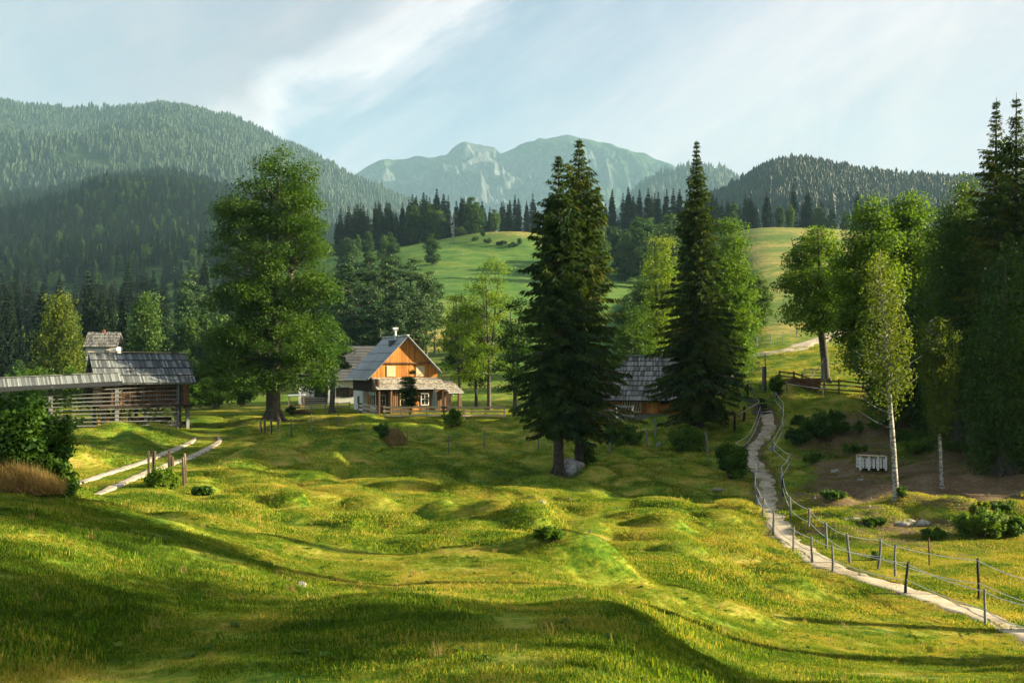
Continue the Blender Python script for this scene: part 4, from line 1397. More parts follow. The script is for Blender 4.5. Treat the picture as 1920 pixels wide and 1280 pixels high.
def band(kind, n, px0, px1, d0, d1, h0, h1, label, group, minsep=0.0, topfn=None):
    pts = []
    k = 0
    while len(pts) < n and k < n * 30:
        k += 1
        px = gw.uniform(px0, px1); d = gw.uniform(d0, d1)
        x = (px - 960) / F * d
        if any(math.hypot(x - a, d - b_) < minsep for a, b_ in pts): continue
        pts.append((x, d))
        H = gw.uniform(h0, h1)
        if topfn is not None:
            z = gz(x, d); H = min(H, max(4, (HY - topfn(px)) / F * d - z))
        me = {'c': CON, 'p': PIN, 'l': LEA}[kind][int(gw.integers(3))]
        nm = {'c': 'spruce_tree', 'p': 'pine_tree', 'l': 'broadleaf_tree'}[kind]
        wood_tree(nm, me, px, d, H, {'c': 20, 'p': 20, 'l': 14}[kind], label, group, wide=gw.uniform(.85, 1.2) if kind != 'l' else gw.uniform(.9, 1.3))


# crest of the middle meadow
band('c', 80, 630, 928, 405, 470, 17, 30, 'dark spruce in the dense row on the crest left of the cloud-white rock face', 'spruces on the crest left of the gap', 4.0,
     topfn=lambda px: np.interp(px, [640, 680, 700, 740, 780, 830, 870, 905, 925], [385, 372, 366, 380, 352, 350, 362, 368, 392]) + gw.uniform(0, 22))
band('l', 12, 640, 740, 330, 400, 12, 20, 'rounded tree in front of the crest spruces at the left end of the meadow hill', 'rounded trees below the crest', 5.0,
     topfn=lambda px: gw.uniform(425, 470))
band('l', 8, 760, 930, 405, 430, 13, 24, 'lighter round tree standing among the crest spruces', 'lighter trees on the crest', 6.0, topfn=lambda px: gw.uniform(362, 392))
band('c', 95, 934, 1420, 415, 480, 17, 30, 'dark spruce in the long crest wood behind the tall spruces', 'spruces on the crest behind the tall spruces', 4.0,
     topfn=lambda px: np.interp(px, [936, 960, 1010, 1130, 1190, 1240, 1300, 1400], [368, 362, 360, 346, 338, 346, 352, 366]) + gw.uniform(0, 20))
band('l', 22, 1110, 1260, 290, 390, 13, 22, 'round green tree on the slope between the tall spruces', 'round trees on the slope between the spruces', 5.0,
     topfn=lambda px: gw.uniform(395, 470))
for px, top, d, w in [(1438, 358, 430, 1.1), (1488, 344, 440, 1.1), (1515, 352, 436, 1.0), (1398, 362, 425, 1.1), (1415, 410, 400, 1.2), (1408, 362, 432, 1.), (1608, 356, 425, 1.1), (1540, 375, 432, 1.3), (1505, 380, 431, 1.2)]:
    z = gz((px - 960) / F * d, d)
    wood_tree('spruce_tree', CON[int(gw.integers(4))], px, d, (HY - top) / F * d - z, 20, 'dark spruce standing clear on the crest of the right meadow', 'free-standing spruces on the right crest', wide=w)
for px, top, d in [(1375, 378, 380), (1482, 382, 405), (1462, 384, 410), (1560, 392, 425), (1585, 396, 430), (1340, 430, 330), (1535, 384, 426)]:
    z = gz((px - 960) / F * d, d)
    wood_tree('broadleaf_tree', LEA[int(gw.integers(4))], px, d, (HY - top) / F * d - z, 14, 'pale green rounded tree on the crest of the right meadow', 'pale trees on the right crest', wide=.9)
wood_tree('broadleaf_tree', LEA[1], 810, 325, 11, 14, 'single round tree alone on the green slope of the middle meadow', None, wide=1.1)
band('l', 12, 1120, 1420, 128, 215, 9, 16, 'fresh green tree low on the slope behind the barn and the lone spruce', 'green trees low on the slope behind the barn', 5.0,
     topfn=lambda px: gw.uniform(500, 610))
band('l', 5, 830, 1010, 150, 200, 8, 12, 'fresh green tree at the foot of the middle meadow behind the ash trees', 'green trees at the foot of the middle meadow', 6.0, topfn=lambda px: gw.uniform(560, 620))
# pines behind the farmhouse
for i, (px, top, d) in enumerate([(655, 478, 175), (690, 470, 168), (712, 500, 180), (735, 478, 172), (770, 475, 165), (800, 500, 160), (752, 520, 155), (672, 520, 158),
                                  (640, 500, 185), (785, 540, 150), (700, 540, 150), (725, 490, 190), (815, 520, 175), (660, 560, 146), (742, 555, 146)]):
    z = gz((px - 960) / F * d, d)
    wood_tree('pine_tree', PIN[i % 3], px, d, (HY - top) / F * d - z, 20, 'blue-green pine with pale trunk in the stand behind the farmhouse', 'pines behind the farmhouse', wide=1.15)
band('l', 6, 640, 720, 195, 240, 13, 18, 'light green tree at the back of the pine stand', 'light trees behind the pines', 5.0, topfn=lambda px: gw.uniform(455, 490))
# wood behind the hayrack
band('c', 70, -60, 640, 225, 360, 20, 30, 'dark spruce in the wood behind the hayrack, foot of the left hill', 'spruces at the foot of the left hill', 4.5,
     topfn=lambda px: gw.uniform(470, 560))
band('l', 22, -60, 470, 190, 280, 13, 19, 'dark rounded tree in the wood behind the hayrack', 'rounded trees behind the hayrack', 6.0, topfn=lambda px: gw.uniform(540, 600))
band('c', 16, -30, 420, 165, 215, 20, 27, 'tall spruce just behind the hayrack lawn', 'tall spruces behind the hayrack lawn', 5.0,
     topfn=lambda px: gw.uniform(520, 590))
for px, top, d, w in [(165, 503, 178, .8), (190, 528, 180, .7), (228, 535, 176, .7), (20, 560, 165, .9), (0, 600, 150, 1.0), (40, 615, 148, .9)]:
    z = gz((px - 960) / F * d, d)
    wood_tree('spruce_tree', CON[int(gw.integers(4))], px, d, (HY - top) / F * d - z, 20, 'sunlit olive-brown spruce behind the left meadow house', 'olive spruces by the far house', wide=w)
band('l', 10, 300, 500, 135, 170, 12, 18, 'dark tree behind the left half of the big maple', 'dark trees behind the big maple', 4.0, topfn=lambda px: gw.uniform(560, 650))
band('p', 8, 300, 620, 150, 190, 15, 21, 'dark pine behind the big maple', 'pines behind the big maple', 4.0, topfn=lambda px: gw.uniform(500, 570))
band('l', 8, -60, 330, 118, 150, 5, 9, 'low tree on the far side of the hayrack lawn', 'low trees beyond the hayrack lawn', 4.0, topfn=lambda px: gw.uniform(640, 690))
bt('weeping_birch', 'large pale weeping birch behind the left end of the hayrack', 112, 132, 545, 50, 110, 'birch', nclump=120, per=170, cr=1.5, crown0=.06, weep=.9, leaf=.32, bark=BIRCH)
bt('broadleaf_tree', 'soft grey-green tree above the left end of the hay barn roof', 276, 140, 545, 34, 111, 'leafy', nclump=90, per=170, cr=1.5, crown0=.06, weep=.6, leaf=.34)

# trees standing outside the picture to the right: they shade the lower right and the foreground as in the photograph
HIGH = []
for i in range(3):      # tall trees with a high crown: low sun shines in under them
    HIGH.append(combo('high_tree', broad_meshes(24, [(.4, .5), (.5, 3.0), (.65, 3.9), (.85, 3.0), (1, .8)], 240 + i, .3, nclump=70, per=110, cr=1.5, leaf=.45, flat=.6, leaders=2, split=.45, crown0=.45, wob=.1), BARK, FOL['leafy']))


def offtree(name, me, x, y, sxy, sz):
    o = bpy.data.objects.new(name, me); col.objects.link(o)
    o.scale = (sxy, sxy, sz); o.rotation_euler = (0, 0, x * 1.7 + y); o.location = (x, y, gz(x, y) - .2)
    tag(o, 'tree standing beyond the right edge of the picture', 'tree', 'trees beyond the right edge')


# (x, y, height of crown base above the foreground level): crown base is at 0.45 of the height
for i, (x, y, cb) in enumerate([(30, -6, 8.5), (31, 0, 9), (29, 6, 9.5), (31, 12.5, 10.5), (30, 21, 13.5), (30, 27, 15.5), (37, -5, 11.5), (36, -12, 11)]):
    offtree('broadleaf_tree', HIGH[i % 3], x, y, 1.0, cb / (24 * .45))
for i, (x, y, H) in enumerate([(21, 15.5, 5.5), (23, 18.5, 6.0), (24, 13, 6.5), (20, 12, 5), (26, 20.5, 6.5)]):
    offtree('broadleaf_tree', LEA[i % 4], x, y, H / 14 * 1.3, H / 14)
for i, (x, y, H) in enumerate([(40, 63, 19), (45, 70, 21), (46, 78, 13), (48, 60, 21), (55, 74, 23), (34, 54, 17), (39, 57, 18), (60, 66, 24), (36, 66, 17)]):
    if i % 2: offtree('spruce_tree', CON[i % 4], x, y, H / 20 * 1.25, H / 20)
    else: offtree('broadleaf_tree', LEA[i % 4], x, y, H / 14 * 1.2, H / 14)

for i, (px, py, hw, hh) in enumerate([(1590, 812, 30, 26), (1660, 806, 34, 30), (1525, 868, 24, 16), (1602, 850, 26, 18), (1700, 830, 30, 24), (1790, 848, 34, 22), (1560, 935, 30, 14), (1750, 1010, 30, 16), (1640, 985, 26, 12),
                                     (1500, 800, 20, 20), (1560, 790, 26, 20), (1880, 960, 34, 20)]):
    bush('scrub', 'ragged low scrub on the rough shaded bank right of the footpath', px, 0, hw, hh, 160 + i, leaf=.10, n=16, per=100, stems=False, group='scrub on the rough bank', py=py)
# ------------------------------------------------------------------ grass
def blade_clump(g, n, rad, h0, h1, w, curl=0.5):
    """one tuft: n bent blades of two segments"""
    a = g.random(n) * 6.283; r = rad * g.random(n)**.5
    base = np.stack([r * np.cos(a), r * np.sin(a), np.zeros(n)], 1)
    h = g.uniform(h0, h1, n); b = g.random(n) * 6.283
    ln = np.stack([np.cos(b), np.sin(b), np.zeros(n)], 1) * (h * g.uniform(.15, curl, n))[:, None]
    sd = np.stack([-np.sin(b + g.normal(size=n)), np.cos(b), np.zeros(n)], 1) * (w * .5)
    mid = base + ln * .35 + np.stack([0 * h, 0 * h, h * .6], 1)
    tip = base + ln * 1.1 + np.stack([0 * h, 0 * h, h], 1)
    V = np.stack([base - sd - (0, 0, .02), base + sd - (0, 0, .02), mid + sd * .8, mid - sd * .8, tip], 1).reshape(-1, 3)
    k = np.arange(n)[:, None] * 5
    q = k + np.array([[0, 1, 2, 3]]); t = k + np.array([[3, 2, 4]])
    mb = MB()
    mb.add(V, q, np.repeat(g.random(n), 5))
    mb.F.append(t)
    return mb


def grass_mat():
    m, N = new_mat('grass_blades')
    pos = N.node('ShaderNodeNewGeometry').outputs['Position']
    at = N.node('ShaderNodeAttribute', attribute_name='rnd').outputs['Fac']
    big = N.noise(pos, 0.09, 4.0, 0.6)
    mid = N.noise(pos, 0.55, 5.0, 0.65, 0.5)
    f = N.math('ADD', N.math('MULTIPLY', big, 0.28), N.math('MULTIPLY', mid, 0.52))
    f = N.math('ADD', f, N.math('MULTIPLY', at, 0.20))
    c = N.ramp(f, [(0.36, (0.050, 0.075, 0.010)), (0.40, (0.026, 0.095, 0.003)), (0.46, (0.080, 0.168, 0.007)), (0.525, (0.19, 0.25, 0.015)), (0.59, (0.38, 0.31, 0.07))])
    p = N.node('ShaderNodeBsdfPrincipled'); N.l.new(c, p.inputs['Base Color'])
    p.inputs['Roughness'].default_value = 0.6; p.inputs['Specular IOR Level'].default_value = 0.15
    t = N.node('ShaderNodeBsdfTranslucent'); N.l.new(N.mix(1.0, c, (1.35, 1.25, 0.6), 'MULTIPLY'), t.inputs[0])
    mx = N.node('ShaderNodeMixShader'); mx.inputs[0].default_value = 0.45
    N.l.new(p.outputs[0], mx.inputs[1]); N.l.new(t.outputs[0], mx.inputs[2])
    o = N.node('ShaderNodeOutputMaterial'); N.l.new(mx.outputs[0], o.inputs[0])
    return m


GRM = grass_mat()


def gn_scatter(name, P, S, protos, label, cat='grass'):
    """points on the ground, a tuft instanced on each"""
    me = bpy.data.meshes.new(name)
    me.vertices.add(len(P)); me.vertices.foreach_set('co', np.asarray(P, np.float32).reshape(-1))
    g = np.random.default_rng(len(P))
    for nm, arr, ty in (('s', S, 'FLOAT'), ('r', g.random(len(P)) * 6.283, 'FLOAT'), ('k', g.integers(0, len(protos), len(P)), 'INT')):
        a = me.attributes.new(nm, ty, 'POINT'); a.data.foreach_set('value', arr.astype(np.float32 if ty == 'FLOAT' else np.int32))
    o = bpy.data.objects.new(name, me); col.objects.link(o)
    tree = bpy.data.node_groups.new(name, 'GeometryNodeTree')
    tree.interface.new_socket('Geometry', in_out='INPUT', socket_type='NodeSocketGeometry')
    tree.interface.new_socket('Geometry', in_out='OUTPUT', socket_type='NodeSocketGeometry')
    n, l = tree.nodes, tree.links
    gi = n.new('NodeGroupInput'); go = n.new('NodeGroupOutput')
    join = n.new('GeometryNodeJoinGeometry')
    def attr(nm, ty):
        a = n.new('GeometryNodeInputNamedAttribute'); a.data_type = ty; a.inputs[0].default_value = nm
        return a.outputs[0]
    kk = attr('k', 'INT'); ss = attr('s', 'FLOAT'); rr = attr('r', 'FLOAT')
    cx = n.new('ShaderNodeCombineXYZ'); l.new(rr, cx.inputs[2])
    for i, pm in enumerate(protos):
        po = bpy.data.objects.new('tuft', pm)      # never linked to the scene: only a source of geometry
        oi = n.new('GeometryNodeObjectInfo'); oi.inputs['Object'].default_value = po
        oi.inputs['As Instance'].default_value = True
        cmp = n.new('FunctionNodeCompare'); cmp.data_type = 'INT'; cmp.operation = 'EQUAL'
        l.new(kk, cmp.inputs[2]); cmp.inputs[3].default_value = i
        ip = n.new('GeometryNodeInstanceOnPoints')
        l.new(gi.outputs[0], ip.inputs['Points']); l.new(cmp.outputs[0], ip.inputs['Selection'])
        l.new(oi.outputs['Geometry'], ip.inputs['Instance']); l.new(cx.outputs[0], ip.inputs['Rotation']); l.new(ss, ip.inputs['Scale'])
        l.new(ip.outputs[0], join.inputs[0])
    l.new(join.outputs[0], go.inputs[0])
    md = o.modifiers.new('scatter', 'NODES'); md.node_group = tree
    return tag(o, label, cat, kind='stuff')


gg = np.random.default_rng(5)
NEAR = [blade_clump(gg, 80, .23, .015, .048, .0075, .9).mesh('tuft', GRM) for _ in range(3)] + [blade_clump(gg, 80, .24, .010, .032, .008, 1.3).mesh('tuft', GRM) for _ in range(2)]
FARC = [blade_clump(gg, 70, .40, .018, .042, .014, .9).mesh('tuft', GRM) for _ in range(3)]


def spots(n, d0, d1, px0=-60, px1=1980, pw=1.0):
    px = gg.uniform(px0, px1, n)
    d = (d0**(2 * pw) + (d1**(2 * pw) - d0**(2 * pw)) * gg.random(n))**(1 / (2 * pw))
    x = (px - 960) / F * d
    pd = seg_dist(x, d, PATH)
    m = pd > 0.47 + 0.3 * vnoise(x, d, .5)
    for t in TRACKS: m &= seg_dist(x, d, t) > 0.36
    py = HY - F * base_z(x, d) / d
    sb = np.zeros(n)
    for cx_, cy_, wx, wy, s_ in [(1760, 905, 240, 34, 1), (1600, 935, 110, 26, .8), (1880, 930, 120, 30, .8), (1760, 1000, 160, 36, .45), (1600, 985, 130, 30, .45), (1700, 820, 220, 60, .35)]:
        e = ((px - cx_) / wx)**2 + ((py - cy_) / wy)**2; sb += s_ * np.exp(-e * e)
    m &= gg.random(n) > sb * 0.93
    m &= vnoise(x, d, 1.0) + .6 * vnoise(x + 9, d, .37) > -0.42 + .5 * gg.random(n)**3
    x, d = x[m], d[m]
    return np.stack([x, d, ground_z(x, d)], 1)


P = spots(98000, 1.5, 27, -700, 2500)
S = 0.8 * (0.55 + 1.0 * (vnoise(P[:, 0], P[:, 1], 1.1) + .5)) * gg.uniform(.6, 1.2, len(P)) * np.clip(1.25 - P[:, 1] / 40, .6, 1.2) * np.clip(.5 + P[:, 1] / 24, .6, 1) * (1 + 0.9 * (gg.random(len(P)) < .03))
gn_scatter('grass', P, S, NEAR, 'short meadow grass covering the near shaded knoll')
P = spots(60000, 26, 50, -250, 2200)
S = (0.5 + 0.9 * (vnoise(P[:, 0], P[:, 1], 1.6) + .5)) * gg.uniform(.7, 1.2, len(P)) * (1 + 0.8 * (gg.random(len(P)) < .015))
gn_scatter('grass', P, S, FARC, 'short meadow grass on the sunlit hummocks')
P = spots(42000, 48, 118)
S = (0.9 + 0.9 * (vnoise(P[:, 0], P[:, 1], 2.0) + .5)) * gg.uniform(.8, 1.3, len(P))
gn_scatter('grass', P, S, FARC, 'short grass of the far meadow and lawns')

wide = gg.uniform(.9, 1.2, len(SPUR_P))
gn_scatter('forest', SPUR_P - (0, 0, .5), SPUR_H / 17.0, CON + CON[:3] + CON[:3] + LEA[:3], 'mixed forest on the rounded lower spur in front of the left mountain', 'forest')
# leafy weeds and taller grass bunches scattered through the near turf
wd = MB()
for i in range(16):
    a = gg.random() * 6.28; L = gg.uniform(.03, .07)
    d_ = np.array((math.cos(a), math.sin(a), gg.uniform(.2, .9))); d_ /= np.linalg.norm(d_)
    sd_ = np.cross(d_, (0, 0, 1)); sd_ /= np.linalg.norm(sd_)
    b0 = d_ * .01
    wd.add([b0, b0 + d_ * L * .5 + sd_ * L * .28, b0 + d_ * L - (0, 0, L * .15), b0 + d_ * L * .5 - sd_ * L * .28], [(0, 1, 2, 3)], gg.random())
tall = blade_clump(gg, 26, .05, .05, .11, .005, .9)
P = spots(2400, 8, 36)
gn_scatter('meadow_weeds', P, gg.uniform(.6, 1.7, len(P)), [wd.mesh('weed', FOL['bush']), wd.mesh('weed', FOL['ash']), tall.mesh('bunch', GRM), blade_clump(gg, 18, .04, .05, .13, .003, .9).mesh('bunch', FOL['dry'])],
           'leafy weeds, dry stalks and taller grass bunches in the meadow', 'weeds')
# ------------------------------------------------------------------ objects
WIRE = plain('dull_wire', (0.10, 0.10, 0.10), (0.2, 0.2, 0.19))
def part(name, mb, mat, parent, smooth=False, label=None):
    o = mb.build(name, mat, parent, smooth)
    if label: o['label'] = label
    return o


def window(parent, mat_frame, c, w, h, axis, out, name='window', shutters=None, mullions=(1, 1), fw=0.07):
    """window on a wall. axis 'x': wall runs along x (faces -y); axis 'y': wall runs along y (faces -x). out: signed offset of the wall plane"""
    def B(mb, a0, a1, o0, o1, z0, z1):
        if axis == 'x': mb.box(a0, a1, min(o0, o1), max(o0, o1), z0, z1)
        else: mb.box(min(o0, o1), max(o0, o1), a0, a1, z0, z1)
    a, z = c
    fr = MB()
    B(fr, a - w / 2 - fw, a - w / 2, out, out - .06, z - fw, z + h + fw)
    B(fr, a + w / 2, a + w / 2 + fw, out, out - .06, z - fw, z + h + fw)
    B(fr, a - w / 2, a + w / 2, out, out - .06, z - fw, z)
    B(fr, a - w / 2, a + w / 2, out, out - .06, z + h, z + h + fw)
    nx, nz = mullions
    for i in range(1, nx + 1):
        xx = a - w / 2 + w * i / (nx + 1); B(fr, xx - .02, xx + .02, out, out - .045, z, z + h)
    for i in range(1, nz + 1):
        zz = z + h * i / (nz + 1); B(fr, a - w / 2, a + w / 2, out, out - .04, zz - .02, zz + .02)
    f = part(name, fr, mat_frame, parent)
    g_ = MB(); B(g_, a - w / 2, a + w / 2, out - .003, out - .02, z, z + h)
    part('pane', g_, GLASS, f)
    if shutters is not None:
        for sgn in (-1, 1):
            sm = MB()
            x0 = a + sgn * (w / 2 + fw + .02); x1 = x0 + sgn * w * .5
            B(sm, min(x0, x1), max(x0, x1), out - .01, out - .05, z - .02, z + h + .02)
            for i in range(5):
                zz = z + h * (i + .5) / 5; B(sm, min(x0, x1) + .03, max(x0, x1) - .03, out - .05, out - .065, zz - .05, zz + .05)
            part('shutter', sm, shutters, f)
    return f


# ---- farmhouse
p = gp(762, 108)
fh = empty('farmhouse', (p.x, p.y, p.z - .05), R(24), label='old farmhouse with orange board gable, steep grey sheet roof and pale shingle porch roof', cat='farmhouse')
m = MB(); m.box(-3.7, 3.6, .25, 8.2, 2.35, 3.95); part('log_wall', m, W_LOG, fh)
m = MB()
for i in range(7): m.box(-3.75, -3.69, .28, 8.2, 2.38 + i * .225, 2.38 + i * .225 + .19)
part('log_course', m, W_LOG, fh)
m = MB(); m.box(-3.66, 3.55, 4.4, 8.15, -.3, 2.35); m.box(-3.0, 3.5, .3, 4.4, -.3, 2.35); part('plaster_wall', m, PLASTER, fh)
# gable: lower boards, upper boards a little proud, a beam between
def gable(mb, pts, y0, y1):
    n = len(pts); v = [(x, y0, z) for x, z in pts] + [(x, y1, z) for x, z in pts]
    mb.add(v, [tuple(range(n))]); mb.add(v, [tuple(range(n, 2 * n))[::-1]])
    mb.add(v, [(i, (i + 1) % n, n + (i + 1) % n, n + i) for i in range(n)])
m = MB(); gable(m, [(-3.85, 3.65), (3.55, 3.65), (3.6, 4.55), (2.72, 5.45), (-2.7, 5.45), (-3.95, 4.2)], .0, .22); part('gable_boards', m, W_ORANGE, fh)
m = MB(); gable(m, [(-2.75, 5.40), (2.75, 5.40), (0, 8.15)], -.10, .20); part('gable_boards', m, W_ORANGE, fh)
m = MB(); m.box(-2.8, 2.8, -.2, -.1, 5.34, 5.5); part('gable_beam', m, W_BROWN, fh)
m = MB()
for dx, dz in ((-.12, 0), (.12, 0), (0, .14)): m.tube([(dx, -.12, 6.85 + dz), (dx, -.09, 6.85 + dz)], .06, 8)
part('gable_vent', m, GLASS, fh)
for x in (-1.75, 1.55):
    m = MB(); m.box(x - .5, x + .5, -.05, -.003, 3.95, 5.1)
    for i in range(9): m.box(x - .45, x + .45, -.075, -.05, 4.0 + i * .122, 4.0 + i * .122 + .08)
    part('shutter', m, CREAM, fh)
rl = roof_slab('roof', [(-4.5, -.55, 3.72), (-4.5, 8.7, 3.72), (0.02, 8.7, 8.38), (0.02, -.55, 8.38)], ROOFM, fh, .12)
roof_slab('roof', [(3.85, -.55, 4.42), (3.85, 8.7, 4.42), (-.02, 8.7, 8.36), (-.02, -.55, 8.36)], ROOFM, fh, .12)
m = MB()
for i in range(1, 5):       # sheet joints
    t = i / 5; x = -4.5 + 4.52 * t; z = 3.72 + 4.66 * t
    m.beam((x, -.55, z + .02), (x, 8.7, z + .02), .05, .03)
part('roof_joint', m, ROOFD, rl)
m = MB(); m.beam((0, -.6, 8.42), (0, 8.75, 8.42), .34, .10); part('ridge_cap', m, METAL, fh)
for s_, zz, xx in ((-1, 3.72, 4.5), (1, 4.42, 3.85)):
    m = MB(); m.beam((s_ * xx, -.60, zz - .02), (0, -.60, 8.34), .05, .2, up=(0, 1, 0)); part('verge_board', m, METAL if s_ > 0 else W_GREY, fh)
m = MB(); m.tube([(-4.56, -.5, 3.62), (-4.56, 8.6, 3.62)], .07, 8); part('gutter', m, METAL, fh)
ch = MB(); ch.tube([(-.45, 2.6, 7.7), (-.45, 2.6, 9.15)], .13, 12); c_ = part('chimney', ch, METAL, fh, smooth=True)
m = MB(); m.box(-.75, -.15, 2.3, 2.9, 9.12, 9.35); m.box(-.62, -.28, 2.43, 2.77, 8.95, 9.12); part('cowl', m, METAL, c_)
m = MB(); m.box(-1.1, -.25, 2.15, 3.05, 7.1, 7.95); part('chimney_base', m, ROOFD, c_)
# front: skirt roof and boarded wall
roof_slab('porch_roof', [(-4.0, -2.1, 2.72), (3.9, -2.1, 2.72), (3.85, -.12, 3.85), (-3.85, -.12, 3.85)], SH_PALE, fh, .10, courses=5)
roof_slab('porch_roof', [(3.92, -2.4, 2.28), (5.7, -2.4, 2.28), (5.4, .6, 3.5), (3.92, .6, 3.5)], SH_PALE, fh, .10, courses=5)
m = MB(); m.tube([(-3.9, -2.2, 2.66), (3.85, -2.2, 2.66)], .05, 8); m.tube([(3.95, -2.5, 2.2), (5.7, -2.5, 2.2)], .05, 8); part('gutter', m, METAL, fh)
m = MB(); m.box(-2.2, 3.6, -1.35, -1.2, -.3, 2.75); m.box(-3.55, -2.2, -.6, -.45, -.3, 2.9)
for i in range(26): m.box(-2.2 + i * .223, -2.2 + i * .223 + .17, -1.40, -1.35, -.3, 2.6)
part('board_wall', m, W_BROWN, fh)
m = MB(); gable(m, [(-3.75, 2.5), (-3.6, 2.5), (-3.6, 3.7), (-3.75, 3.7)], -1.9, .2); part('porch_side_boards', m, W_BROWN, fh)
for x in (-3.6, -2.3, 3.75, 5.4):
    m = MB(); m.box(x - .09, x + .09, -2.0, -1.82, -.6, 2.62 if x < 3.8 else 2.25); part('porch_post', m, W_BROWN, fh)
m = MB(); m.box(3.6, 5.4, .6, .75, -.3, 3.2); part('porch_back_wall', m, W_LOG, fh)
window(fh, WHITE, (-2.85, .85), .5, 1.1, 'x', -.6, shutters=W_BROWN)
window(fh, CREAM, (-.75, .95), .75, 1.15, 'x', -1.42)
window(fh, WHITE, (1.6, .95), .75, 1.15, 'x', -1.42)
m = MB(); m.box(.15, .95, -1.46, -1.405, -.2, 1.95)
for i in range(5): m.box(.17 + i * .158, .30 + i * .158, -1.48, -1.46, -.2, 1.93)
d_ = part('door', m, W_ORANGE, fh)
m = MB(); m.box(.82, .86, -1.53, -1.48, .85, 1.0); part('handle', m, METAL, d_)
window(fh, W_BROWN, (6.0, .9), .4, .75, 'y', -3.68, mullions=(0, 1))
window(fh, WHITE, (2.5, .75), .7, 1.15, 'y', -3.02, shutters=W_BROWN)
m = MB(); m.box(-3.06, -3.0, 3.6, 4.35, -.2, 1.9); part('door', m, W_ORANGE, fh)
m = MB(); m.tube([(4.6, -1.95, 1.85), (4.6, -1.95, 2.05), (4.6, -1.95, 2.15)], [.16, .13, .04], 10); m.tube([(4.6, -1.95, 2.1), (4.6, -1.95, 2.3)], .02, 5); part('porch_lamp', m, WHITE, fh)

# ---- white house wing behind
p = gp(622, 124)
wh = empty('white_house', (p.x, p.y, p.z - .05), R(9), label='white plastered low house with dark tiled roof, behind the big maple', cat='house')
m = MB(); m.box(-3.8, 5.6, 0, 7, -.4, 3.15); part('wall', m, PLASTER, wh)
roof_slab('roof', [(-4.4, -.9, 2.95), (6.2, -.9, 2.95), (6.2, 3.4, 7.35), (-4.4, 3.4, 7.35)], ROOFD, wh, .14, courses=12)
roof_slab('roof', [(-4.4, 7.8, 2.95), (6.2, 7.8, 2.95), (6.2, 3.4, 7.34), (-4.4, 3.4, 7.34)], ROOFD, wh, .14)
m = MB(); gable(m, [(-.1, 3.1), (7.1, 3.1), (3.5, 6.9)], 0, 0.2)
m.V = [v[:, [1, 0, 2]] + (5.35, 0, 0) for v in m.V]; part('gable_wall', m, PLASTER, wh)
window(wh, W_LOG, (1.6, .95), 1.0, 1.1, 'x', 0, shutters=W_LOG, mullions=(1, 0))
window(wh, W_LOG, (-1.2, .8), 1.7, 1.4, 'x', 0, mullions=(2, 0))
window(wh, W_LOG, (4.3, .95), .8, 1.1, 'x', 0, shutters=W_LOG, mullions=(1, 0))
for x in (-3.85, -.3):
    m = MB(); m.box(x - .12, x + .12, -1.3, -1.06, -.4, 2.5); part('porch_column', m, PLASTER, wh)
m = MB()
for i in range(4): m.box(-3.7, -.45, -1.25, -1.18, .0 + i * .26, .0 + i * .26 + .12)
part('balustrade', m, W_GREY, wh)
m = MB(); m.box(-3.6, -.5, -1.1, -.9, -.2, 1.0); part('porch_panel', m, W_LOG, wh)
m = MB(); m.box(-.9, -.3, 3.0, 3.6, 6.6, 8.2); part('chimney', m, PLASTER, wh)

# ---- grey shingled barn behind the spruces
p = gp(1118, 92)
bn = empty('barn', (p.x, p.y, p.z - .1), R(-19), label='log barn with weathered grey shingle roof between the two spruce groups', cat='barn')
m = MB(); m.box(0.2, 9.3, .6, 6.6, .75, 2.35)
for i in range(7): m.box(.2, 9.3, .54, .6, .78 + i * .22, .78 + i * .22 + .19)
part('log_wall', m, W_LOGO, bn)
m = MB(); m.box(0.3, 9.2, .7, 6.5, -.6, .75); part('stone_base', m, W_GREY, bn)
roof_slab('roof', [(-.6, -.35, 1.95), (9.9, -.35, 1.95), (9.9, 3.6, 6.05), (2.1, 3.6, 6.05)], SH_GREY, bn, .12, courses=9)
roof_slab('roof', [(-.6, 7.5, 1.95), (9.9, 7.5, 1.95), (9.9, 3.6, 6.04), (2.1, 3.6, 6.04)], SH_GREY, bn, .12)
m = MB(); m.slab([(-.6, -.35, 1.95), (2.1, 3.6, 6.05), (2.1, 3.6, 6.05 - 1e-3), (-.6, 7.5, 1.95)], .1); part('hip_roof', m, SH_GREY, bn)
m = MB(); m.beam((2.0, 3.6, 6.12), (9.95, 3.6, 6.12), .3, .1); part('ridge_board', m, W_GREY, bn)
m = MB(); gable(m, [(.5, 2.3), (6.7, 2.3), (3.6, 5.75)], 0, .2)
m.V = [v[:, [1, 0, 2]] + (9.15, 0, 0) for v in m.V]; part('gable_boards', m, W_ORANGE, bn)
m = MB(); m.box(2.2, 4.1, .42, .53, .95, 2.2); part('opening_shade', m, GLASS, bn)  # dark panel on the wall, painted in place of the shade inside
m = MB()
for i in range(8): m.beam((2.25 + i * .23, .36, .98), (2.45 + i * .23, .36, 2.1), .06, .05)
m.beam((2.1, .3, .95), (4.15, .3, .95), .1, .1); m.beam((4.12, .3, .95), (4.12, .3, 2.0), .08, .08)
part('lattice', m, W_RAIL, bn)
m = MB(); m.box(4.6, 5.6, .46, .535, .8, 2.2); part('door', m, W_ORANGE, bn)

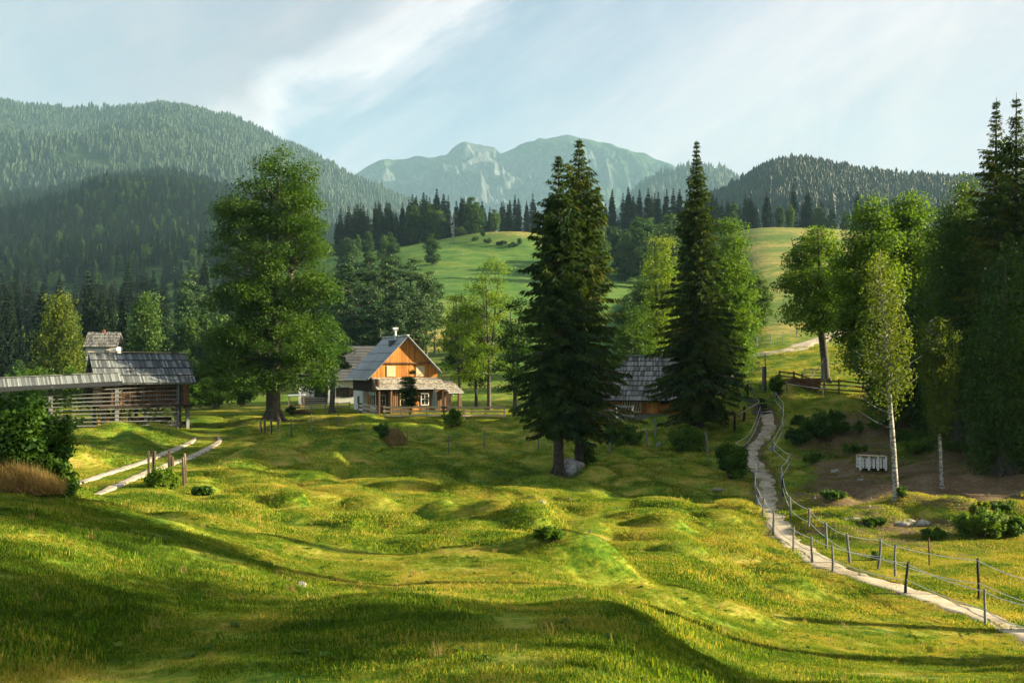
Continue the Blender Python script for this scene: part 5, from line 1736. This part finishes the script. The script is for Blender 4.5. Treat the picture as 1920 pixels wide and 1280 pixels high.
# ---- hayrack with hay barn on posts
Z0 = gp(335, 84)
PHI = R(32)
ux, uy = math.cos(PHI), math.sin(PHI)
Zb = Z0.z - .12
def rk(k):      # foot of the k-th rack post
    x = Z0.x - ux * 4.95 * k; y = Z0.y - uy * 4.95 * k
    return x, y
hr = empty('hayrack', (Z0.x, Z0.y, Zb), PHI, label='long open hayrack with grey posts, thin horizontal rails and narrow board roof', cat='hayrack')
gzk = [gz(*rk(k)) - Zb for k in range(5)]
topz = [4.2 - .20 * k for k in range(5)]
for k in range(5):
    m = MB(); m.box(-4.95 * k - .15, -4.95 * k + .15, -.15, .15, gzk[k] - .4, topz[k] + .15)
    if k: m.beam((-4.95 * k, 0, topz[k] - .9), (-4.95 * k - .9, 0, topz[k] - .05), .09); m.beam((-4.95 * k, 0, topz[k] - .9), (-4.95 * k + .9, 0, topz[k] - .05), .09)
    part('post', m, W_GREY, hr)
for k in range(4):
    for i in range(10):
        z0 = gzk[k] + .35 + i * (topz[k] - gzk[k] - .6) / 9.5; z1 = gzk[k + 1] + .35 + i * (topz[k + 1] - gzk[k + 1] - .6) / 9.5
        m = MB(); off = .19
        m.tube([(-4.95 * k + .25, -off, z0), (-4.95 * (k + .5), -off, (z0 + z1) / 2 + .02), (-4.95 * (k + 1) - .1, -off, z1)], [.045, .05, .04], 6)
        part('rail', m, W_GREY, hr)
xa, xb = -4.7, -4.95 * 4 - 1
za, zb_ = topz[1] - .05, topz[4] - .2
roof_slab('roof', [(xb, -1.25, zb_ - .05), (xa, -1.25, za - .05), (xa, 0.02, za + .95), (xb, 0.02, zb_ + .95)], SH_PLANK, hr, .06)
roof_slab('roof', [(xb, 1.25, zb_ - .05), (xa, 1.25, za - .05), (xa, -.02, za + .94), (xb, -.02, zb_ + .94)], SH_PLANK, hr, .06)
m = MB(); m.beam((xb, 0, zb_ + 1.0), (xa, 0, za + 1.0), .3, .06); part('ridge_board', m, W_GREY, hr)
m = MB()
for k in range(1, 5): m.beam((-4.95 * k, -1.1, topz[k] - .02), (-4.95 * k, 1.1, topz[k] - .02), .12)
part('tie_beam', m, W_GREY, hr)

hb = empty('hay_barn', (Z0.x, Z0.y, Zb), PHI, label='brown boarded hay barn on posts under a steep grey shingle roof, joined to the hayrack', cat='hay barn')
roof_slab('roof', [(-6.7, -.7, 4.0), (1.3, -.7, 4.0), (1.25, 2.7, 6.55), (-6.65, 2.7, 6.55)], SH_LONG, hb, .12, courses=4)
roof_slab('roof', [(-6.7, 6.3, 2.3), (1.3, 6.3, 2.3), (1.25, 2.7, 6.53), (-6.65, 2.7, 6.53)], SH_LONG, hb, .12, courses=6)
m = MB(); m.beam((-6.75, 2.7, 6.63), (1.35, 2.7, 6.63), .36, .08); part('ridge_board', m, W_RAIL, hb)
m = MB(); m.box(-6.0, 1.0, .5, 4.9, 2.25, 4.3)
for i in range(30): m.box(-6.0 + i * .2333, -6.0 + i * .2333 + .19, .45, .5, 2.2, 4.35)
part('board_wall', m, W_BROWN, hb)
m = MB(); gable(m, [(.6, 4.3), (4.8, 4.3), (2.7, 6.2)], 0, .1)
m.V = [v[:, [1, 0, 2]] + (-5.95, 0, 0) for v in m.V]; part('gable_boards', m, W_LOG, hb)
m = MB(); m.box(-6.35, 1.2, -.35, 5.1, 2.05, 2.2); part('loft_floor', m, W_LOG, hb)
for x in (-5.9, -2.5, .9):
    for y in (.7, 4.7):
        m = MB(); zz = gz(Z0.x + ux * x - uy * y, Z0.y + uy * x + ux * y) - Zb
        m.box(x - .13, x + .13, y - .13, y + .13, zz - .4, 2.05); part('post', m, W_GREY, hb)
m = MB(); m.beam((-6.5, -.4, 4.1), (-6.5, 2.6, 6.35), .12); m.beam((-6.5, 5.9, 2.6), (-6.5, 2.8, 6.35), .12); m.beam((-6.5, .4, 4.6), (-6.5, 4.4, 4.6), .12); part('rafter', m, W_GREY, hb)
m = MB()
for a, b_ in (((-2.4, .9, 1.0), (-1.5, .9, 2.05)), ((-1.0, .9, .9), (-1.6, .9, 2.05)), ((-2.2, .8, .9), (-.8, .8, 2.0))): m.beam(a, b_, .09)
part('brace', m, W_GREY, hb)


def hb_loc(x, y):
    X = Z0.x + ux * x - uy * y; Y = Z0.y + uy * x + ux * y
    return (X, Y, gz(X, Y))


t = empty('board_stack', hb_loc(-4.9, 1.2), PHI, label='red-brown boards leaning upright under the hay barn, seen through the rails', cat='boards')
for i in range(11):
    m = MB(); x = -1.2 + i * .22; m.beam((x, -.25, -.05), (x + .35 * math.sin(i * 2.1), .35, 1.75 + .2 * math.sin(i)), .16, .04, up=(0, 1, 0)); part('board', m, W_BROWN if i % 3 else W_ORANGE, t)
t = empty('farm_cart', hb_loc(-1.9, 1.4), PHI, label='dark old farm cart loaded with rails under the right half of the hay barn', cat='cart')
m = MB(); m.box(-1.6, 1.5, -.55, .55, .55, .68); m.box(-1.6, 1.5, -.6, -.54, .68, 1.0); m.box(-1.6, 1.5, .54, .6, .68, 1.0); part('bed', m, W_LOG, t)
for x in (-1.0, 1.0):
    for y in (-.68, .68):
        m = MB(); a = np.linspace(0, 6.283, 19)
        m.tube(np.stack([x + .42 * np.cos(a), 0 * a + y, .42 + .42 * np.sin(a)], 1), .035, 5, cap=False)
        for q_ in range(5): m.beam((x, y, .42), (x + .42 * math.cos(q_ * 1.257), y, .42 + .42 * math.sin(q_ * 1.257)), .035)
        m.tube([(x, y - .07, .42), (x, y + .07, .42)], .07, 8)
        part('wheel', m, W_LOG, t)
m = MB(); m.beam((1.4, 0, .6), (3.0, 0, .35), .08); part('drawbar', m, W_LOG, t)
t = empty('pole_pile', hb_loc(.2, 1.0), PHI, label='heap of grey poles and rails on the ground under the hay barn end', cat='poles')
for i in range(9):
    m = MB(); z = .12 + .1 * (i // 3); m.tube([(-2.2, -.4 + .16 * (i % 5), z), (.9, -.3 + .17 * (i % 4), z + .25 + .08 * math.sin(i * 1.7))], .05, 6); part('pole', m, W_GREY, t)

# ---- house far left
p = gp(189, 158)
lh = empty('cottage', (p.x, p.y, p.z), R(10), label='far cottage with grey shingle roof half hidden in the trees above the hay barn', cat='cottage')
zr = (HY - 622) / F * 160 - p.z; ze = (HY - 650) / F * 155 - p.z
m = MB(); m.box(-2.3, 2.3, 0, 5, -.4, ze + .1); part('wall', m, PLASTER, lh)
roof_slab('roof', [(-2.6, -.6, ze), (2.6, -.6, ze), (2.5, 2.5, zr), (-2.5, 2.5, zr)], SH_GREY, lh, .12, courses=5)
roof_slab('roof', [(-2.6, 5.6, ze), (2.6, 5.6, ze), (2.5, 2.5, zr - .01), (-2.5, 2.5, zr - .01)], SH_GREY, lh, .12)
m = MB(); m.box(-.25, .1, 2.2, 2.6, zr - .5, zr + .35); part('chimney', m, BRICKM, lh)
window(lh, WHITE, (.9, ze - 1.5), .8, 1.0, 'x', 0)
m = MB(); m.box(-1.9, 1.9, -.9, 0, ze - 2.2, ze - 2.05); m.box(-1.9, 1.9, -.95, -.88, ze - 1.4, ze - 1.25); part('balcony', m, WHITE, lh)

# ---- garden umbrella, shelter, wood pile
p = gp(815, 103)
t = empty('garden_umbrella', p, 0, label='closed grey-green garden umbrella standing in front of the farmhouse porch', cat='umbrella')
m = MB(); m.tube([(0, 0, 0), (0, 0, 2.95)], .03, 8); part('pole', m, WHITE, t)
m = MB(); m.tube([(0, 0, .75), (0, 0, .95), (0, 0, 1.6), (0, 0, 2.3), (0, 0, 2.75), (0, 0, 2.9)], [.30, .30, .26, .19, .09, .03], 12, wob=.25); part('canopy', m, CLOTH, t)
m = MB(); m.tube([(0, 0, -.1), (0, 0, .12)], .3, 12); part('base', m, W_GREY, t)
p = gp(556, 118)
t = empty('garden_shelter', p, R(5), label='small open garden shelter with a pale flat roof left of the white house', cat='shelter')
m = MB(); m.slab([(-1, -.8, 1.5), (1, -.8, 1.6), (1, .8, 1.7), (-1, .8, 1.6)], .08); part('roof', m, WHITE, t)
for x in (-.85, .85):
    for y in (-.65, .65):
        m = MB(); m.beam((x, y, -.2), (x, y, 1.52), .07); part('post', m, W_RAIL, t)
m = MB(); m.box(-.7, .7, -.3, .3, .35, .42); m.box(-.6, -.5, -.25, .25, -.1, .35); m.box(.5, .6, -.25, .25, -.1, .35); part('bench', m, W_ORANGE, t)
p = gp(567, 109)
t = empty('wood_pile', p, 0, label='low brown heap of split logs on the lawn in front of the white house', cat='wood pile')
for i in range(22):
    x = gw.uniform(-1.3, 1.3); z = gw.uniform(.05, .55) * (1 - abs(x) / 1.6)
    m = MB(); y = gw.uniform(-.4, .4); a = gw.uniform(-.5, .5); m.tube([(x - .3, y - .2 * a, z), (x + .3, y + .3 * a, z + .05 * a)], .09, 6)
    part('log', m, W_BROWN, t)
p = gp(735, 79)
t = empty('hay_heap', hit(737, 833, 50), 0, label='heap of dry hay slumped in the meadow beside a round green shrub', cat='hay heap')
b_ = t.location.copy()
fo = MB()
g = np.random.default_rng(9)
n = 5200; a = g.random(n) * 6.283; r = g.random(n)**.5 * .95
C = np.stack([r * np.cos(a) * 1.0 + .15, r * np.sin(a) * .8, np.maximum(.0, 1.15 * (1 - r**2.2)) * g.random(n)**.35], 1)
Dn = np.stack([np.cos(a) * .4, np.sin(a) * .4, -1 + 0 * a], 1) + g.normal(size=(n, 3)) * .35; Dn /= np.linalg.norm(Dn, axis=1)[:, None]
wv = np.cross(Dn, g.normal(size=(n, 3))); wv /= np.linalg.norm(wv, axis=1)[:, None]
V = np.stack([C - Dn * .16, C - wv * .018, C + Dn * .16, C + wv * .018], 1).reshape(-1, 3)
fo.add(V, np.arange(4 * n).reshape(-1, 4), np.repeat(g.random(n), 4))
part('straw', fo, FOL['dry'], t)
m = MB(); m.tube([(.15, 0, -.2), (.15, 0, .4), (.15, 0, .8), (.15, 0, .95)], [.8, .62, .35, .1], 12, wob=.2); part('core', m, FOL['dry'], t, smooth=True)
bush('bush', 'round green shrub growing on the left side of the hay heap', 716, b_.y, 15, 34, 120, leaf=.14, n=20, per=150)

# ---- fences
def post_mb(h, w, g, lean=.04, n=6, crook=.0, below=.35):
    t_ = np.linspace(0, 1, 6)
    lx, ly = g.normal() * lean, g.normal() * lean
    ph = g.random() * 6
    P_ = np.stack([lx * h * t_ + crook * np.sin(t_ * 4 + ph), ly * h * t_ + crook * np.cos(t_ * 3 + ph) * .5, -below + (h + below) * t_], 1)
    m_ = MB(); m_.tube(P_, w * np.array([1.1, 1.05, 1, 1, .97, .92]), n, wob=.2)
    return m_, P_


def fence(name, label, pts, heights, rails, postw=.06, railw=.035, pm=None, rm=None, seed=1, railname='rail', cat='fence', sag=0.0, lean=.04, crook=.0, railbox=False, skip=()):
    """pts: world points on the ground; rails: fractions of the post height"""
    g = np.random.default_rng(seed)
    t = empty(name, pts[0], 0, label=label, cat=cat)
    O = np.array(pts[0])
    tops = []
    for k, (p_, h) in enumerate(zip(pts, heights)):
        m_, P_ = post_mb(h, postw * g.uniform(.85, 1.2), g, lean, crook=crook)
        rel = np.array(p_) - O
        m_.V = [v + rel for v in m_.V]
        part('post', m_, pm or W_GREY, t)
        tops.append((rel, P_, h))
    for k in range(len(pts) - 1):
        if k in skip: continue
        for f in rails:
            e = []
            for rel, P_, h in (tops[k], tops[k + 1]):
                zz = f * h
                e.append(rel + np.array((np.interp(zz, P_[:, 2], P_[:, 0]), np.interp(zz, P_[:, 2], P_[:, 1]) - postw, zz + g.normal() * .015)))
            L = np.linalg.norm(e[1] - e[0])
            u = np.linspace(0, 1, 9)[:, None]
            line = e[0] * (1 - u) + e[1] * u
            sg = sag * L * g.uniform(.6, 1.4)
            line[:, 2] -= 4 * sg * (u * (1 - u))[:, 0]
            m_ = MB()
            if railbox: m_.beam(e[0] - (e[1] - e[0]) / L * .12, e[1] + (e[1] - e[0]) / L * .12, railw, railw * 2.6)
            else: m_.tube(line, railw, 5)
            part(railname, m_, rm or W_RAIL, t)
    return t


def H_(lst, d0=8, d1=200): return [hit(a, b_, d0, d1) for a, b_ in lst]


# rope fences along the footpath
near = H_([(1990, 1225), (1846, 1172), (1697, 1113), (1561, 1073), (1523, 1055), (1487, 1037), (1450, 1003), (1430, 972), (1418, 945), (1414, 915)])
near += [hit(1421, 886, 50), hit(1400, 868, 50), hit(1378, 852, 50), hit(1404, 838, 60), hit(1419, 812, 60), hit(1425, 788, 60)]
fence('rope_fence', 'rope fence on the near left side of the footpath, two pale ropes on thin posts', near,
      [1.05, 1.0, 1.0, .95, .95, 1.0, 1.0, 1.0, 1.0, 1.05, 1.0, .9, .9, 1.0, 1.0, 1.1], (.93, .45), postw=.042, railw=.014, rm=ROPE, railname='rope', sag=.022, seed=3, lean=.03, crook=.02, cat='rope fence')
farp = H_([(1990, 1180), (1833, 1126), (1676, 1081), (1646, 1068), (1592, 1056), (1548, 1028), (1514, 996), (1481, 972), (1468, 930), (1466, 905), (1480, 880), (1449, 852), (1466, 822), (1470, 798), (1468, 778), (1452, 760)])
fence('rope_fence', 'rope fence on the far right side of the footpath, with one thick crooked post', farp,
      [1.2, 1.35, 1.1, 1.1, 1.1, 1.05, 1.0, 1.05, 1.1, 1.05, 1.0, 1.0, 1.0, 1.0, 1.0, 1.0], (.95, .42), postw=.05, railw=.014, rm=ROPE, railname='rope', sag=.022, seed=5, lean=.05, crook=.035, cat='rope fence')
tp_ = hit(1743, 1060, 20)
m, _ = post_mb(1.0, .03, np.random.default_rng(4)); o = m.build('stake', W_BROWN, loc=tp_); tag(o, 'thin rusty-brown stake alone in the rough grass beyond the rope fence', 'stake')

# rail fence before the farmhouse
DF = 101.0
fp = [gp(px, d) for px, d in ((672, 104), (706, 98.5), (720, 98), (752, 98.4), (800, 98.6), (832, 98.8), (870, 99), (885, 99.2), (910, 99.4), (946, 99.6))]
fence('rail_fence', 'three-rail wooden fence running past the front of the farmhouse', fp, [1.3] * len(fp), (.92, .62, .30), postw=.075, railw=.07, rm=W_RAIL, seed=6, lean=.02, railbox=True, skip=(1,))
fp = [gp(px, d) for px, d in ((553, 113), (582, 112), (610, 111.5), (632, 112), (655, 113))]
fence('rail_fence', 'low two-rail fence in front of the white house left of the farmhouse', fp, [.95] * 5, (.9, .5), postw=.06, railw=.045, rm=W_RAIL, seed=8, lean=.02, railbox=True)
fp = H_([(546, 818), (584, 809), (636, 806), (676, 825), (763, 833), (841, 850), (908, 838), (1010, 842)], 50, 110)
fence('wire_fence', 'line of thin grey posts with fine wire crossing the lawn below the farmhouse', fp, [1.25] * 8, (.9, .6), postw=.045, railw=.004, rm=WIRE, railname='wire', seed=9)
fp = H_([(1094, 843), (1143, 850), (1214, 838), (1228, 818), (1328, 850), (1352, 872), (1375, 880)], 55, 90)
fence('wire_fence', 'crooked old grey posts with wire under the spruces, left of the footpath', fp, [1.2, 1.2, 1.35, 1.3, 1.55, 1.1, 1.0], (.9,), postw=.075, railw=.004, rm=WIRE, railname='wire', seed=10, crook=.05, lean=.08)
fp = [gp(px, d) for px, d in ((1105, 89), (1130, 88.5), (1157, 88), (1185, 87.6))]
fence('rail_fence', 'grey board fence against the front of the barn', fp, [1.5] * 4, (.92, .68, .42, .16), postw=.08, railw=.07, rm=W_GREY, seed=11, railbox=True)
fp = [gp(px, d) for px, d in ((1462, 84), (1489, 83.5), (1530, 83.2), (1573, 83), (1618, 83), (1665, 83.4), (1720, 84))]
fence('rail_fence', 'brown three-rail fence on the terrace edge at the top right of the slope', fp, [1.15, 1.2, 1.15, 1.3, 1.15, 1.15, 1.15], (.88, .6, .3), postw=.08, railw=.05, pm=W_BROWN, rm=W_BROWN, seed=12, lean=.02, railbox=True)
fp = [gp(px, d) for px, d in ((1477, 81), (1543, 80.6), (1625, 80.4), (1700, 80.8))]
fence('wire_fence', 'low pale tape fence just in front of the brown terrace fence', fp, [.9] * 4, (.85,), postw=.045, railw=.02, rm=ROPE, railname='tape', seed=13, sag=.01)
fp = [hit(px, py, 90, 200) for px, py in ((1375, 660), (1398, 655), (1420, 650), (1444, 645), (1468, 639), (1494, 632))]
fence('wire_fence', 'small pasture fence on the slope above the gravel drive', fp, [1.25] * 6, (.9, .6), postw=.06, railw=.008, rm=WIRE, railname='wire', seed=14)

# split stakes
def stake(px, py, top, w, label, seed, d0=20, mat=None, group=None):
    p_ = hit(px, py, d0)
    h = height(px, top, p_)
    m_, _ = post_mb(h, w, np.random.default_rng(seed), .03, n=7)
    tag(m_.build('stake', mat or W_STAKE, loc=p_), label, 'stake', group)
for a in [(279, 905, 845, .055, 'slim split stake, leftmost of the cluster beside the farm track', 31), (287, 908, 845, .075, 'thick leaning split stake, second from left in the cluster by the track', 32),
          (317, 884, 844, .075, 'split stake at the back of the cluster, beyond the weeds', 33), (323, 912, 855, .085, 'stout knobbly stake at the front middle of the cluster', 34),
          (348, 907, 850, .055, 'pale slim stake at the right end of the cluster', 35), (345, 910, 857, .06, 'shorter stake pressed against the pale one at the right end', 36)]:
    stake(*a, d0=26)
for a in [(489, 812, 788, .09, 'pale stake left of the foot of the big maple', 41), (496, 812, 787, .09, 'second pale stake near the foot of the big maple', 42),
          (508, 814, 786, .10, 'pale stake right before the trunk of the big maple', 43), (521, 812, 785, .08, 'greyer stake just right of the big maple trunk', 44)]:
    stake(*a, d0=50)

# steps, tall post, handrails at the top of the path
s0 = gp(1431, 77.6)
st = empty('steps', s0, 0, label='wooden garden steps leading up from the top of the footpath', cat='steps')
for i in range(6):
    y = i * .62; z = gz(s0.x - i * .05, s0.y + y + .3) - s0.z
    m = MB(); m.box(-.85 - i * .04, .85 - i * .04, y, y + .62, z - .5, z + .06); m.box(-.88 - i * .04, .88 - i * .04, y - .06, y + .06, z - .35, z + .12); part('tread', m, W_GREY, st)
p = gp(1433, 82)
t = empty('gate_post', p, 0, label='tall dark post with a pale pole tied on it at the head of the steps', cat='post')
m = MB(); m.beam((0, 0, -.3), (0, 0, 2.1), .3, .3); part('post', m, W_GREY, t)
m = MB(); m.tube([(.08, -.17, .3), (.05, -.18, 1.8), (.0, -.17, 3.15)], [.06, .055, .04], 6); part('pole', m, W_RAIL, t)
a_, b1, c1 = gp(1377, 75), gp(1424, 76.5), gp(1402, 81.5)
t = empty('handrail', b1, 0, label='pale pole handrail bending round the left side of the steps', cat='handrail')
def rel(p_): return np.array(p_) - np.array(b1)
for p_ in (a_, b1, c1, gp(1395, 76)):
    m, _ = post_mb(1.15, .09, np.random.default_rng(int(p_.x * 10)), .02); m.V = [v + rel(p_) for v in m.V]; part('post', m, W_LOG, t)
m = MB(); m.tube([rel(a_) + (0, 0, 1.05), rel(b1) + (-.3, 0, 1.2), rel(b1) + (0, 0, 1.42)], [.06, .06, .06], 6); m.tube([rel(b1) + (0, 0, 1.4), rel(c1) + (0, 0, 1.5)], [.055, .05], 6); part('rail', m, W_RAIL, t)

# gate and timber box on the terrace
p = gp(1524, 86)
t = empty('gate', p, R(4), label='pale slatted gate panel with a diagonal pole beside the leaning maple', cat='gate')
m = MB()
for z in (.25, .55, .85, 1.1): m.beam((-.75, 0, z + .5), (.75, 0, z + .5), .03, .09)
for x in (-.75, 0, .75): m.beam((x, .03, .55), (x, .03, 1.75), .04, .09)
part('panel', m, CREAM, t)
m = MB(); m.tube([(-.4, -.06, .6), (.9, -.06, 2.35)], .045, 6); part('brace', m, CREAM, t)
m = MB(); m.beam((1.0, 0, -.3), (1.0, 0, 2.6), .16); m.beam((-.95, 0, -.3), (-.95, 0, 1.3), .14); part('post', m, W_GREY, t)
p = gp(1508, 84.6)
t = empty('timber_box', p, R(4), label='brown timber box behind the terrace fence, just below the pale gate', cat='box')
m = MB()
for z in (.1, .42, .74): m.box(-1.35, 1.2, -.45, -.38, z, z + .28); m.box(-1.35, 1.2, .38, .45, z, z + .28); m.box(1.2, 1.27, -.45, .45, z, z + .28); m.box(-1.42, -1.35, -.45, .45, z, z + .28)
part('side_boards', m, W_BROWN, t)
m = MB(); m.box(-1.34, 1.19, -.37, .37, .05, .85); part('soil_filling', m, BARKD, t)
m = MB(); m.box(1.28, 1.34, -.4, .4, .55, 1.05); part('end_board', m, W_RAIL, t)

# white crate under the birches
p = hit(1634, 880, 35)
t = empty('pallet_crate', p, R(-7), label='white slatted pallet crate standing on the bare soil left of the first birch', cat='crate')
w_, h_, q = 1.48, .82, .9
for x in (-w_ / 2, -.25, .28, w_ / 2):
    for y in ((-q / 2, q / 2) if abs(x) > .5 else (-q / 2,)):
        m = MB(); m.box(x - .055, x + .055, y - .03, y + .03, -.02, h_); part('upright', m, WHITE, t)
m = MB()
for i in range(7):
    x = -w_ / 2 + .1 + i * .205; m.box(x, x + .13, -q / 2 + .04, -q / 2 + .06, .1, h_ - .12)
part('front_slats', m, WHITE, t)
m = MB()
for z in (.08, .30, .52): m.box(w_ / 2 - .01, w_ / 2 + .02, -q / 2, q / 2, z, z + .15); m.box(-w_ / 2 - .02, -w_ / 2 + .01, -q / 2, q / 2, z, z + .15); m.box(-w_ / 2, w_ / 2, q / 2 - .02, q / 2 + .01, z, z + .15)
part('side_slats', m, WHITE, t)
m = MB(); m.slab([(-w_ / 2 - .03, -q / 2 - .06, h_ + .07), (w_ / 2 + .03, -q / 2 - .06, h_ + .03), (w_ / 2 + .03, q / 2 + .03, h_ - .02), (-w_ / 2 - .03, q / 2 + .03, h_ + .04)], .03); part('lid', m, CREAM, t)
m = MB(); m.box(-w_ / 2, w_ / 2, -q / 2 + .07, q / 2 - .05, .06, .1); part('bottom', m, W_GREY, t)

# ---- rocks
def rock_mesh(seed, n=4, amp=.28, flat=1.0):
    import bmesh
    bm = bmesh.new(); bmesh.ops.create_icosphere(bm, subdivisions=n, radius=1)
    co = np.array([v.co[:] for v in bm.verts])
    g = np.random.default_rng(seed)
    for k in range(9):      # cut flat facets
        d_ = g.normal(size=3); d_ /= np.linalg.norm(d_)
        s_ = co @ d_; lim = g.uniform(.55, .85)
        co = co - np.where(s_ > lim, s_ - lim, 0)[:, None] * d_ * .9
    for sc_, am in ((.5, .16), (.2, .08), (.09, .035)):
        co *= 1 + amp * 3 * am * (vnoise(co[:, 0] + seed, co[:, 1] + co[:, 2] * 1.7, sc_) + vnoise(co[:, 2], co[:, 0] - co[:, 1], sc_))[:, None]
    F_ = np.array([[v.index for v in f.verts] for f in bm.faces])
    bm.free()
    m_ = MB(); m_.add(co * (1, 1, flat), F_); return m_


b_ = hit(1073, 893, 40)
m = rock_mesh(3, 5, .34); m.V = [v * (.98, .85, .80) for v in m.V]
tag(m.build('boulder', ROCK, smooth=True, loc=(b_.x, b_.y + .3, b_.z + .42), rotz=.6), 'big grey fissured boulder at the foot of the middle spruce', 'boulder')
for i, (px, py, w, l, lab) in enumerate([(1352, 918, .95, .10, 'flat pale rock slab in the grass left of the footpath bend'), (1712, 982, 1.0, .16, 'long pale rock outcrop below the birches'),
                                         (1590, 972, .6, .08, 'thin pale ledge of rock left of the outcrop, above the rope fence'), (563, 1100, .11, .08, 'small white stone in the shaded foreground grass'),
                                         (1448, 843, .3, .25, 'round pale stone by a rope fence post on the right of the path'), (1236, 836, .22, .25, 'grey stone by the crooked posts under the dark spruce'),
                                         (1015, 946, .26, .1, 'pale flat stone on the hummocks below the boulder'), (1566, 886, .35, .2, 'grey stone at the left edge of the bare soil'),
                                         (1613, 900, .22, .12, 'pale stone on the soil in front of the crate'), (1862, 973, .25, .1, 'white stone right of the nettle-like bush')]):
    p = hit(px, py, 8)
    m = MB(); g_ = np.random.default_rng(300 + i)
    if w > .5:      # bedrock breaking through the turf: several low lumps of one ledge
        for q_ in range(9):
            r_ = rock_mesh(20 + i * 10 + q_, 2, .5); f_ = g_.uniform(.18, .42)
            m.join(r_, np.diag((w * f_, w * f_ * .7, l * g_.uniform(.6, 1.3))), (g_.uniform(-.75, .75) * w, g_.uniform(-.3, .3) * w, -.05 - .02 * q_ % .06))
    else: m.join(rock_mesh(20 + i, 3, .4), np.diag((w, w * .7, l * 1.2)), (0, 0, -l * .35))
    tag(m.build('stone', PALEROCK, smooth=True, loc=(p.x, p.y, p.z + l * .35), rotz=gw.uniform(-.4, .4)), lab, 'stone')
SM = [None] * 4
for i in range(4):
    m = rock_mesh(50 + i, 2, .5); SM[i] = m.mesh('stone', PALEROCK, True)
def stones(n, pxr, pyr, lab, grp, s0, s1):
    for i in range(n):
        p = hit(gw.uniform(*pxr), gw.uniform(*pyr), 8)
        o = bpy.data.objects.new('stone', SM[i % 4]); col.objects.link(o)
        s_ = gw.uniform(s0, s1); o.scale = (s_, s_ * .8, s_ * .55); o.location = (p.x, p.y, p.z + s_ * .2); o.rotation_euler = (0, 0, gw.random() * 6)
        tag(o, lab, 'stone', grp)
stones(30, (1500, 1900), (885, 960), 'small pale stone lying on the bare soil under the birches', 'stones on the bare soil', .04, .10)
stones(14, (640, 1200), (880, 1000), 'small pale stone half sunk in the sunlit hummocks', 'stones on the hummocks', .04, .09)
stones(12, (1480, 1640), (800, 880), 'small stone on the shaded grassy bank right of the path', 'stones on the bank', .05, .1)
stones(12, (740, 1000), (470, 560), 'white stone dotted on the far green slope', 'stones on the far slope', .25, .5)

# ---- utility pole on the far meadow, hedge bushes on its crest
p = hit(851, 458, 300, 430)
t = empty('utility_pole', p, 0, label='thin wooden utility pole on the crest of the middle meadow', cat='utility pole')
m = MB(); m.tube([(0, 0, -1), (0, 0, 11)], [.17, .12], 8); m.beam((-1.4, 0, 0), (0, 0, 4.5), .18); part('pole', m, W_GREY, t)
m = MB(); m.beam((-.9, 0, 10.3), (.9, 0, 10.3), .14); m.tube([(-.8, 0, 10.3), (-.8, 0, 10.7)], .08, 6); m.tube([(.8, 0, 10.3), (.8, 0, 10.7)], .08, 6); part('crossarm', m, W_GREY, t)
for i, (px, py, hw, hh) in enumerate([(866, 442, 12, 17), (890, 452, 9, 8), (915, 456, 10, 8), (940, 460, 10, 9), (962, 464, 10, 9), (975, 460, 4, 14), (800, 446, 16, 12), (770, 458, 14, 11), (748, 462, 12, 12), (835, 440, 8, 9), (905, 444, 3, 12)]):
    d_ = hit(px, py, 250, 440).y
    bush('bush', 'field bush in the hedge line crossing the middle meadow crest', px, d_, hw, hh, 140 + i, fol='leafy', leaf=.38, n=10, per=90, stems=False, group='bushes on the middle meadow crest')
# ------------------------------------------------------------------ haze
hz_m, N = new_mat('haze_air')
pv = N.node('ShaderNodeVolumePrincipled')
pv.inputs['Color'].default_value = (0.32, 0.59, 0.78, 1)
pv.inputs['Density'].default_value = 0.00011
pv.inputs['Anisotropy'].default_value = 0.0
o_ = N.node('ShaderNodeOutputMaterial')
N.l.new(pv.outputs[0], o_.inputs['Volume'])
mb = MB(); mb.box(-2700, 2400, -1620, 5990, -30, 1420)
hz = mb.build('haze', hz_m)
tag(hz, 'thin blue air haze that fades the far hills', 'haze', kind='stuff')
